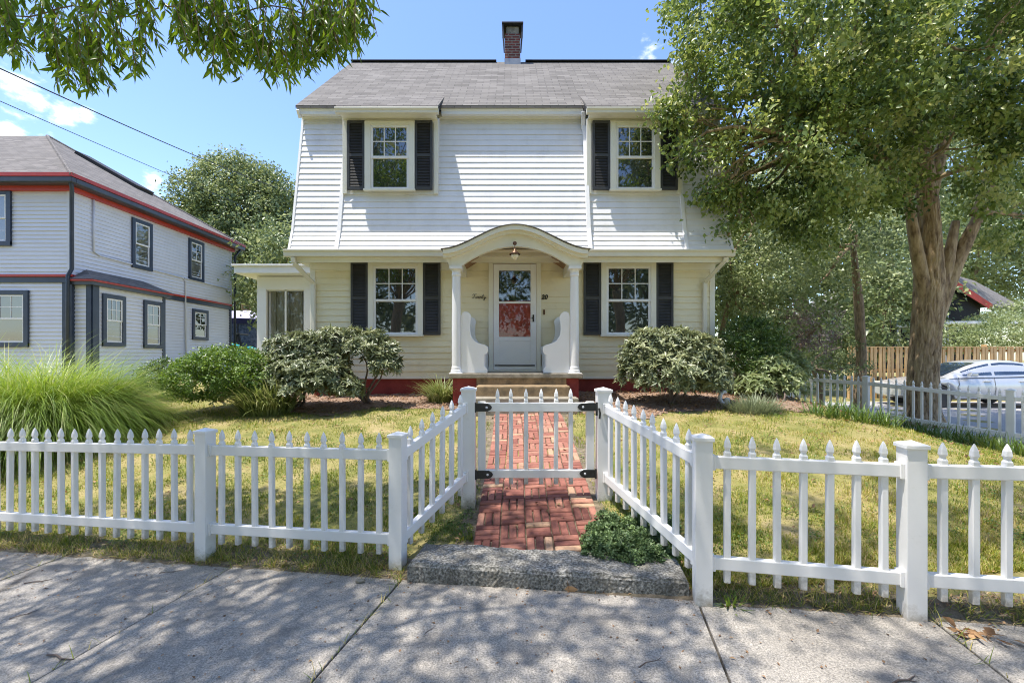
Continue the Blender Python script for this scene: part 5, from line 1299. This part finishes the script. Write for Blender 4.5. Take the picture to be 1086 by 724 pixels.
for (px, py, nn_, lab) in ((1032, 675, 22, 'heap of curled orange-brown dead leaves on the sidewalk at the right'), (596, 626, 5, 'few dry brown leaves at the foot of the stone step')):
    n = nn_; p = gp(px, py); xx = p.x + RNG.normal(0, .055 if n > 9 else .04, n); yy = p.y - (xx-p.x)*.35 + RNG.normal(0, .018, n)
    zz = np.array([zs(a) for a in xx]) + RNG.uniform(.005, .03, n)
    lt = leaves('dead_leaves', np.stack([xx, yy, zz], 1), nrm(rdir(n)*np.array([1, 1, .4])), rdir(n) + np.array([0, 0, .6]), RNG.uniform(.05, .11, n), RNG.uniform(.02, .05, n), RNG.uniform(.35, 1, n), LM['litter'], None, 'l')
    tag(lt, lab, 'leaves')
# garden ornament: a curled stone ring with a small block
P = gp(769, 428)
OR = MB(); pts = []
for i in range(15):
    t_ = math.radians(70 + 260*i/14); pts.append(P + Vector((.085*math.cos(t_), 0, .10 + .10*math.sin(t_))))
OR.tube(pts, [.022 + .012*math.sin(PI*i/14) for i in range(15)], 10); OR.bx(P.x+.0, P.x+.075, P.y-.03, P.y+.03, P.z, P.z+.10)
o_ = OR.build('garden_ornament', M['white'], loc=P, smooth=False, bevel=.01)
tag(o_, 'small pale curled stone ornament in the mulch under the right rhododendron', 'ornament')

# ================================================================== TREES
def tree(name, lab, base, trunk, rad, limbs, blobs, leaf, dens, cs, per, L, W, bark='bark2', group=None, droop=.3, shell=.5, amp=.05, ld=.25, twigs=0, shape='d', flat=.8, furrow=0):
    r_ = thing(name, lab, 'tree', base, group)
    m_ = MB(); barktube(m_, trunk, rad, 150 if furrow else 20, amp, 45 if furrow else 10, furrow)
    for p, q, r0 in limbs: barktube(m_, [p, Vector(p).lerp(Vector(q), .5) + Vector((random.uniform(-.1, .1), random.uniform(-.1, .1), .12)), q], [r0, r0*.8, r0*.5], n=64 if furrow else 12, amp=amp*.6, seg=30 if furrow else 10, furrow=furrow*.45)
    top = Vector(trunk[-1])
    for c, r, w in blobs:
        j = min([top] + [Vector(l[1]) for l in limbs], key=lambda v: (v - Vector(c)).length)
        L0 = limb(m_, j, c, ld*.35, ld*.1, 1.0)
        for _ in range(twigs):
            e_ = Vector(c) + Vector(rdir(1)[0]) * (sum(r)/3*.9); limb(m_, L0[random.randint(3, 6)], e_, ld*.09, .008, 1.0, 5)
    m_.build('trunk', M[bark], r_, smooth=True)
    crown('crown', blobs, LM[leaf], r_, dens, cs, per, L, W, droop, shell, shape, flat=flat)
    return r_
tb_ = gp(982, 452); TB = Vector((9.30, 10.3, ground(9.3, 10.3)))
q = lambda px, py, Y=10.3: pt(px, py, Y)
tree('shade_tree', 'large shade tree with furrowed forked trunk behind the driveway fence', TB,
     [TB + Z*-.1, TB + Z*.35, TB + Z*1.2, q(984, 330), q(986, 290), q(985, 225), q(978, 150, 10.1), q(960, 60, 9.8)], [.44, .305, .27, .265, .26, .20, .16, .09],
     [(q(988, 345), q(1040, 226, 10.1), .19), (q(988, 335), q(1014, 235), .15), (q(1038, 228, 10.1), q(1085, 130, 9.8), .15), (q(984, 330), q(962, 205, 10), .15), (q(964, 207, 10), q(880, 120, 9.2), .13), (q(985, 215), q(1015, 100), .14)],
     [B(800,60,8.6,72), B(755,115,8.3,50), B(735,150,8.3,28), B(728,78,8.5,28), B(760,20,8.6,46), B(870,25,8,95), B(960,60,8.0,100), B(1062,45,8,100), B(825,165,8.5,76), B(915,150,8.4,80), B(1012,140,8.5,66), B(1075,160,8.5,64),
      B(870,215,9.3,54), B(800,205,9.3,36), B(765,190,8.6,22), B(1085,225,10.2,36), B(925,205,9.6,46), B(1050,200,11,36),
      B(890,30,10.2,110), B(1000,20,10.4,110), B(1090,80,10.6,80), B(900,-110,9,130), B(1020,-120,10,150), B(780,-60,9,80), B(1120,-40,9,120), B(703,118,8.4,10), B(750,205,8.5,12), B(772,250,8.8,20)],
     'maple', 1.5, .17, 120, .10, .062, 'bark', droop=.5, shell=.45, amp=.028, ld=.18, twigs=3, furrow=.042)
# small tree in front of the wooden fence, and the trees behind it
P = Vector((10.2, 13.4, .15))
tree('young_tree', 'slim young tree with bare trunk in front of the wooden fence', P, [P + Z*-.1, pt(914, 380, 13.4), pt(911, 320, 13.4), pt(905, 260, 13.3)], [.17, .13, .12, .07], [],
     [B(890,270,13,36), B(910,262,13.4,26), B(905,235,13.5,34), B(868,300,12.6,28), B(850,255,13,34)], 'far', 1.2, .22, 60, .12, .07, group=None, ld=.2)
bgt = [('small_tree', 'silvery green tree close behind the right corner of the house', (5.6, 12.5), [B(790,285,12.2,46), B(775,310,12,34), B(812,300,12,44), B(800,335,11.8,40), B(782,260,12.5,34), B(835,330,12.0,36), B(792,225,13,40)], 'pale', .13),
       ('flowering_tree', 'pinkish-grey smoke bush between the house and the wooden fence', (7.0, 12.3), [B(852,352,11.8,24), B(868,345,12,20), B(850,335,12,18), B(872,368,11.8,14), B(835,365,11.6,16)], 'pink', .07),
       ('small_tree', 'pale green tiered tree left of the big trunk beyond the wooden fence', (14.6, 18.5), [B(942,270,18,26), B(945,300,18,34), B(940,330,18,38), B(945,355,18,40), B(935,240,18.5,24)], 'pale', .16),
       ('evergreen_shrub', 'dark evergreen bush at the left end of the wooden fence', (9.6, 14.2), [B(885,385,13.6,26), B(862,392,13,24), B(893,360,14,22), B(905,390,13.8,14), B(840,385,12.8,18)], 'far', .09)]
for nm, lab, (x, y), bl, lf_, L in bgt:
    P = Vector((x, y, ground(x, y)))
    tree(nm, lab, P, [P - Z*.1, P + Z*.8, Vector(bl[1][0])], [.11, .09, .04], [], bl, lf_, 1.9 if L > .1 else 4.0, .2 if L > .1 else .10, 45, L, L*.5, ld=.12, shell=.6)
far = [('tall dark tree far behind the driveway, above the wooden fence', (16.5, 26), [B(860,180,25,70), B(900,230,25,60), B(850,260,24,60), B(930,170,26,70), B(890,130,26,70)], 'far'),
       ('pale leafy tree behind the dark red-trimmed house', (50, 50), [B(1040,250,50,60), B(1075,270,50,50), B(1010,250,52,50), B(1085,215,50,60), B(1000,200,52,60), B(1110,300,48,40)], 'pale'),
       ('dense green tree beyond the fence left of the dark house', (21, 31), [B(950,300,30,46), B(965,235,32,50), B(930,330,28,46)], 'far'),
       ('grey-green bushy tree behind the silvery tree by the house', (10.5, 21), [B(800,270,20,60), B(840,320,19,60), B(775,330,20,50), B(820,220,21,60), B(770,240,22,40), B(875,340,20,50)], 'far')]
for lab, (x, y), bl, lf_ in far:
    P = Vector((x, y, ground(x, y)))
    tree('background_tree', lab, P, [P - Z*.2, P + Z*1.5, Vector(bl[0][0])], [.3, .26, .12], [], bl, lf_, .42, .5, 48, .34, .2, group='trees far behind on the right', ld=.3, shell=.6)
P = Vector((20.5, 19.5, .2)); HG = thing('hedge', 'leafy hedge between the wooden fence and the carport', 'hedge', P)
crown('foliage', [B(1030,358,20,26,40,14), B(1065,355,20,30,40,16), B(1095,352,20,26,40,18), B(1010,362,20,18,30,10)], LM['pale'], HG, 6, .12, 30, .10, .06, .1, .7)
P = Vector((21.2, 22.8, .2)); HG = thing('hedge', 'low shrubs above the white carport edge under the dark house', 'hedge', P)
crown('foliage', [B(1066,337,26,16,30,7), B(1084,332,26,16,30,11), B(1046,341,26,12,20,3)], LM['pale'], HG, 6, .16, 30, .14, .08, .1, .7)
# left background
P = Vector((-16.9, 29, .95))
tree('maple_tree', 'tall rounded grey-green tree behind the grey house', P, [P - Z*.2, P + Z*2, pt(258, 270, 29)], [.34, .3, .2], [],
     [B(250,208,29,42), B(222,215,29,34), B(285,215,29,30), B(262,240,28.5,44), B(225,245,29,34), B(295,245,29,28), B(245,188,29.5,24), B(270,190,29.5,22), B(300,210,30,18), B(205,232,29,22), B(250,275,28,40), B(288,275,28,34)],
     'far', 1.5, .3, 60, .20, .125, ld=.35, shell=.6)
P = Vector((-10.7, 19.8, .95))
tree('maple_tree', 'lighter green tree between the grey house and the sunroom', P, [P - Z*.2, P + Z*1.5, pt(283, 300, 19.8)], [.20, .17, .1], [],
     [B(285,275,20,28), B(305,262,20,26), B(270,292,20,22), B(296,310,20,26), B(318,290,20,24), B(258,300,20.5,14), B(278,328,20,14)], 'pale', 1.3, .26, 48, .2, .12, ld=.2, shell=.6)
for lab, px, Y, r in (('distant green tree seen under the maple beside the sunroom', 262, 40, 42), ('distant dark tree hidden mostly behind the white house', 340, 42, 40)):
    P = pt(px, 400, Y); P.z = .95
    tree('background_tree', lab, P, [P - Z*.2, P + Z*1.5, P + Z*3], [.3, .26, .2], [], [B(px-20,330,Y,r*.7), B(px+20,325,Y,r*.7), B(px,310,Y,r*.7), B(px,360,Y,r*.7)], 'far', .5, .5, 40, .4, .25, group='trees far behind on the left', ld=.2, shell=.6)

# --- street tree: trunk stands on the verge left of the camera, its boughs hang into the top of the view
P = Vector((-4.6, .3, zs(-4.6)))
ST = thing('street_tree', 'street tree with drooping lance-shaped leaves hanging into the top left of the view', 'tree', P)
m_ = MB(); barktube(m_, [P - Z*.1, P + Z*.4, P + Z*2.2, P + Vector((.2, .2, 4))], [.36, .27, .23, .20])
fork = P + Vector((.2, .2, 3.9))
hang = [(-5.2,4.1,4.75),(-4.2,4.2,4.75),(-3.35,4.2,4.72),(-2.75,4.25,4.95),(-2.35,4.3,4.85),(-1.9,4.3,4.72),(-1.5,4.25,4.86)]
ends = []
for x, y, z in hang:
    pts = limb(m_, fork, (x-.2, y-.6, z+.5), .03, .014, .8, 8, .5); ends.append((pts[-1], Vector((x, y, z))))
    limb(m_, pts[-1], (x, y, z), .014, .006, .5, 5)
canopy = [((-3.8,.6,6.6),1.5), ((-2.2,.2,6.9),1.4), ((-.6,-.1,7.0),1.3), ((-3.0,1.9,6.9),1.15), ((-1.4,1.6,7.2),1.1), ((-4.8,2.2,6.4),1.2), ((-5.4,.2,6.4),1.3), ((-3.2,-.9,6.2),1.5), ((-1.3,-1.0,6.6),1.3), ((-2.0,3.0,7.0),.85), ((-.5,2.7,7.4),.75), ((-3.4,3.3,6.9),.8), ((-4.8,3.4,6.6),.9), ((.6,.9,7.4),.8), ((-5.6,1.6,7.2),1.1), ((-4.1,2.6,7.4),1.0), ((-2.7,2.4,7.6),.9), ((-1.9,1.2,7.8),.9), ((-6.6,2.8,7.0),1.0), ((.2,1.9,7.8),.7), ((-1.2,.6,6.4),.9), ((-4.3,3.0,8.0),.75), ((-3.3,2.6,8.2),.7), ((-5.4,2.9,8.0),.8), ((-2.3,3.2,8.6),.6), ((-3.8,1.6,8.0),.9), ((-1.6,2.3,8.4),.6), ((-5.0,3.6,8.8),.8), ((-4.0,3.7,9.0),.7), ((-3.2,3.5,8.8),.65), ((-6.2,3.8,8.6),.8), ((-2.6,3.9,9.2),.5)]
for c, r in canopy: limb(m_, fork, c, .024, .010, .9, 8, .2)
m_.build('trunk', M['bark2'], ST, smooth=True)
Pn, Dn = [], []
def spray(px, py, Y, n, L, spread):
    """a hanging spray: a thin shoot with paired leaves"""
    tw = tws[px > 170]; o_ = pt(px, py, Y); d = Vector((random.gauss(.25, .35), random.gauss(0, .3), -1)).normalized()
    pts = [o_ + d*L*i/6 + Vector((0.0, 0, -.02*i*i/6)) for i in range(7)]; tw.tube(pts, [.004]*6 + [.002], 4)
    for i in range(n):
        f = random.random(); p = pts[0].lerp(pts[-1], f); Pn.append(tuple(p)); s_ = 1 if i % 2 else -1
        v = d*.8 + Vector((s_*random.uniform(.2, .9), random.gauss(0, .4), random.uniform(-.5, .1))); Dn.append(tuple(v.normalized()))
tws = [MB(), MB()]
edge_pts = [(0,48),(10,62),(30,55),(55,60),(70,92),(84,88),(95,85),(110,62),(128,70),(150,68),(170,42),(182,50),(196,35),(200,20),(214,55),(228,68),(238,66),(248,45),(262,60),(272,72),(285,70),(298,82),(308,80),(322,58),(335,62),(345,58),(352,42),(365,46),(380,42),(390,14)]
for i in range(430):
    k = random.randrange(len(edge_pts)-1); f = random.random(); ex = edge_pts[k][0]*(1-f)+edge_pts[k+1][0]*f; ey = edge_pts[k][1]*(1-f)+edge_pts[k+1][1]*f
    top_ = -70; L = random.uniform(.18, .32); lp = L*F/4.0
    hi = ey - lp*1.05; py = hi - abs(random.gauss(0, .55))*(hi - top_) if i > 90 else hi - random.uniform(0, 8)
    if 152 < ex < 205 and random.random() < .55: continue
    spray(ex - random.uniform(0, 8), py, random.uniform(3.8, 4.5), random.randint(9, 15), L, .1)
for x, y, z in hang:
    pass
for tw, xs_ in zip(tws, ((-30, 40, 100, 168), (175, 240, 310, 385))):
    tw.tube([pt(x, -22 - 14*math.sin(x*.02), 4.15 + .1*math.sin(x*.05)) for x in np.linspace(xs_[0], xs_[-1], 14)], .011, 6)
    tw.tube([pt(x, 12 + 6*math.sin(x*.06), 4.15) for x in np.linspace(xs_[0], xs_[-1], 14)], .006, 5)
for tw in tws: tw.build('shoots', M['bark2'], ST)
Pn, Dn = np.array(Pn), np.array(Dn); n = len(Pn)
leaves('hanging_leaves', Pn, Dn, rdir(n)*.8 + np.array([.2, -.3, .6]), RNG.uniform(.085, .15, n), RNG.uniform(.022, .038, n), np.clip(RNG.normal(.5, .25, n), 0, 1), LM['street'], ST, 'l')
crown('crown', [(c, (r, r, r*.8), 1) for c, r in canopy], LM['street'], ST, 2.5, .13, 40, .12, .042, .5, .15)
# second street tree to the right, overhead and out of view
P = Vector((4.6, -.9, zs(4.6)))
canopy2 = [((2.6,.4,6.6),1.1), ((3.6,1.2,7.0),1.0), ((1.7,1.4,7.0),.75), ((4.6,.2,6.6),1.2), ((4.7,2.2,7.2),.9), ((3.0,2.8,7.8),.75), ((1.2,.1,6.5),.8), ((5.8,2.6,7.2),1.0), ((4.4,3.8,8.6),.7), ((2.2,-.6,6.2),.9), ((1.0,1.5,7.6),.7), ((2.4,2.0,7.4),.6), ((3.6,2.4,7.6),.5), ((1.6,3.3,8.6),.55), ((5.2,1.2,7.2),.8), ((-.9,3.3,8.8),.7), ((.3,2.9,8.6),.65), ((1.3,2.6,8.4),.55), ((2.4,3.0,8.6),.6), ((3.5,2.8,8.4),.55), ((3.2,4.0,9.2),.6), ((1.6,3.9,9.4),.6), ((4.6,3.3,8.6),.5), ((5.6,4.0,9.0),.55), ((-.2,2.0,8.4),.5), ((.4,4.6,9.6),.45), ((1.9,3.3,9.8),.5)]
tree('street_tree', 'street tree on the verge to the right of the gate, shading the sidewalk', P, [P - Z*.1, P + Z*.4, P + Z*2.5, P + Vector((-.2, .3, 4.2))], [.34, .26, .22, .18], [], [(c, (r, r, r*.8), 1) for c, r in canopy2], 'street', 2.3, .13, 40, .12, .042, ld=.08, shell=.15)
# trees across the street, which the windows mirror
for i, (x, lab) in enumerate(((-31, 'leafy tree across the street, outermost on the left'), (-22, 'leafy tree across the street, second from the left'), (-13, 'leafy tree across the street, third from the left'), (-5, 'leafy tree across the street, opposite the left windows'), (4, 'leafy tree across the street, opposite the gate'), (12, 'leafy tree across the street, farthest right'))):
    P = Vector((x, -15 - (i % 2)*2, -.2)); rr = [((x+dx, P.y+dy, z), (2.9, 2.4, 2.5), 1) for dx, dy, z in ((0,0,8),(-2.4,.5,5.8),(2.4,.4,6.2),(.5,-1,4.8),(-1.8,0,10.5),(2.2,0,11),(0,0,13.5),(-2.4,0,14.5),(2.6,0,15),(.3,0,17.5))]
    tree('street_tree', lab, P, [P - Z*.1, P + Z*2, P + Z*4.5], [.4, .32, .25], [], rr, 'far', .36, .55, 40, .38, .24, group='trees across the street', ld=.4, shell=.5)

# ================================================================== CAMERA, SKY, SUN
cam = bpy.data.cameras.new('camera'); co_ = bpy.data.objects.new('camera', cam); COL.objects.link(co_)
cam.lens = 16.0; cam.sensor_width = 36; cam.clip_end = 2000; cam.clip_start = .05
cam.shift_y = 17/1086
co_.location = (0, 0, HC); co_.rotation_euler = (PI/2, 0, 0); SC.camera = co_
TS = Vector((-.27, -.085, 1)).normalized()
sun = bpy.data.lights.new('sun', 'SUN'); so_ = bpy.data.objects.new('sun', sun); COL.objects.link(so_)
sun.energy = 3.2; sun.angle = math.radians(.55); sun.color = (1, .945, .86)
so_.rotation_euler = (-TS).to_track_quat('-Z', 'Y').to_euler(); so_.location = TS*60
W = bpy.data.worlds.new('World'); SC.world = W; W.use_nodes = True
N, K = W.node_tree.nodes, W.node_tree.links; bg = N['Background']
sky = N.new('ShaderNodeTexSky'); sky.sky_type = 'NISHITA'; sky.sun_disc = False
sky.sun_elevation = math.asin(TS.z); sky.sun_rotation = math.radians(180) + math.atan2(.27, .085); sky.air_density = 1.0; sky.dust_density = .8; sky.ozone_density = 1.5
tc = N.new('ShaderNodeTexCoord')
def cdir(px, py): return Vector(((px-543)/F, 1, (379-py)/F)).normalized()
mask = None
for px, py, rad in ((14, 86, .05), (40, 106, .03), (-50, 92, .10), (68, 118, .035), (92, 122, .022), (161, 191, .03), (8, 135, .03), (690, 62, .05), (716, 68, .06)):
    vm = N.new('ShaderNodeVectorMath'); vm.operation = 'DISTANCE'; K.new(tc.outputs['Generated'], vm.inputs[0]); vm.inputs[1].default_value = cdir(px, py)
    mr = N.new('ShaderNodeMapRange'); mr.inputs[1].default_value = 0; mr.inputs[2].default_value = rad*1.5; mr.inputs[3].default_value = .54 if px < 600 else .40; mr.inputs[4].default_value = 0
    K.new(vm.outputs['Value'], mr.inputs[0])
    if mask is None: mask = mr.outputs[0]
    else:
        mx = N.new('ShaderNodeMath'); mx.operation = 'MAXIMUM'; K.new(mask, mx.inputs[0]); K.new(mr.outputs[0], mx.inputs[1]); mask = mx.outputs[0]
nz_ = N.new('ShaderNodeTexNoise'); nz_.inputs['Scale'].default_value = 19; nz_.inputs['Detail'].default_value = 8; nz_.inputs['Roughness'].default_value = .6
mp = N.new('ShaderNodeMapping'); mp.inputs['Scale'].default_value = (1, 1, 1.8); K.new(tc.outputs['Generated'], mp.inputs[0]); K.new(mp.outputs[0], nz_.inputs['Vector'])
ad = N.new('ShaderNodeMath'); ad.operation = 'ADD'; K.new(mask, ad.inputs[0]); K.new(nz_.outputs['Fac'], ad.inputs[1])
rp = N.new('ShaderNodeMapRange'); rp.inputs[1].default_value = .82; rp.inputs[2].default_value = 1.16; rp.interpolation_type = 'SMOOTHSTEP'; K.new(ad.outputs[0], rp.inputs[0])
mx = N.new('ShaderNodeMix'); mx.data_type = 'RGBA'; K.new(rp.outputs[0], mx.inputs[0]); hs = N.new('ShaderNodeHueSaturation'); hs.inputs['Saturation'].default_value = 1.14; hs.inputs['Hue'].default_value = .508; K.new(sky.outputs[0], hs.inputs['Color']); K.new(hs.outputs[0], mx.inputs[6]); mx.inputs[7].default_value = (6.6, 6.8, 7.2, 1)
K.new(mx.outputs[2], bg.inputs[0]); bg.inputs[1].default_value = .15
SC.view_settings.view_transform = 'Standard'; SC.view_settings.look = 'None'; SC.view_settings.exposure = 1.18; SC.view_settings.gamma = 1
SC.render.engine = 'CYCLES'; SC.cycles.filter_width = 1.05
SC.cycles.max_bounces = 8; SC.cycles.diffuse_bounces = 4; SC.cycles.transparent_max_bounces = 12
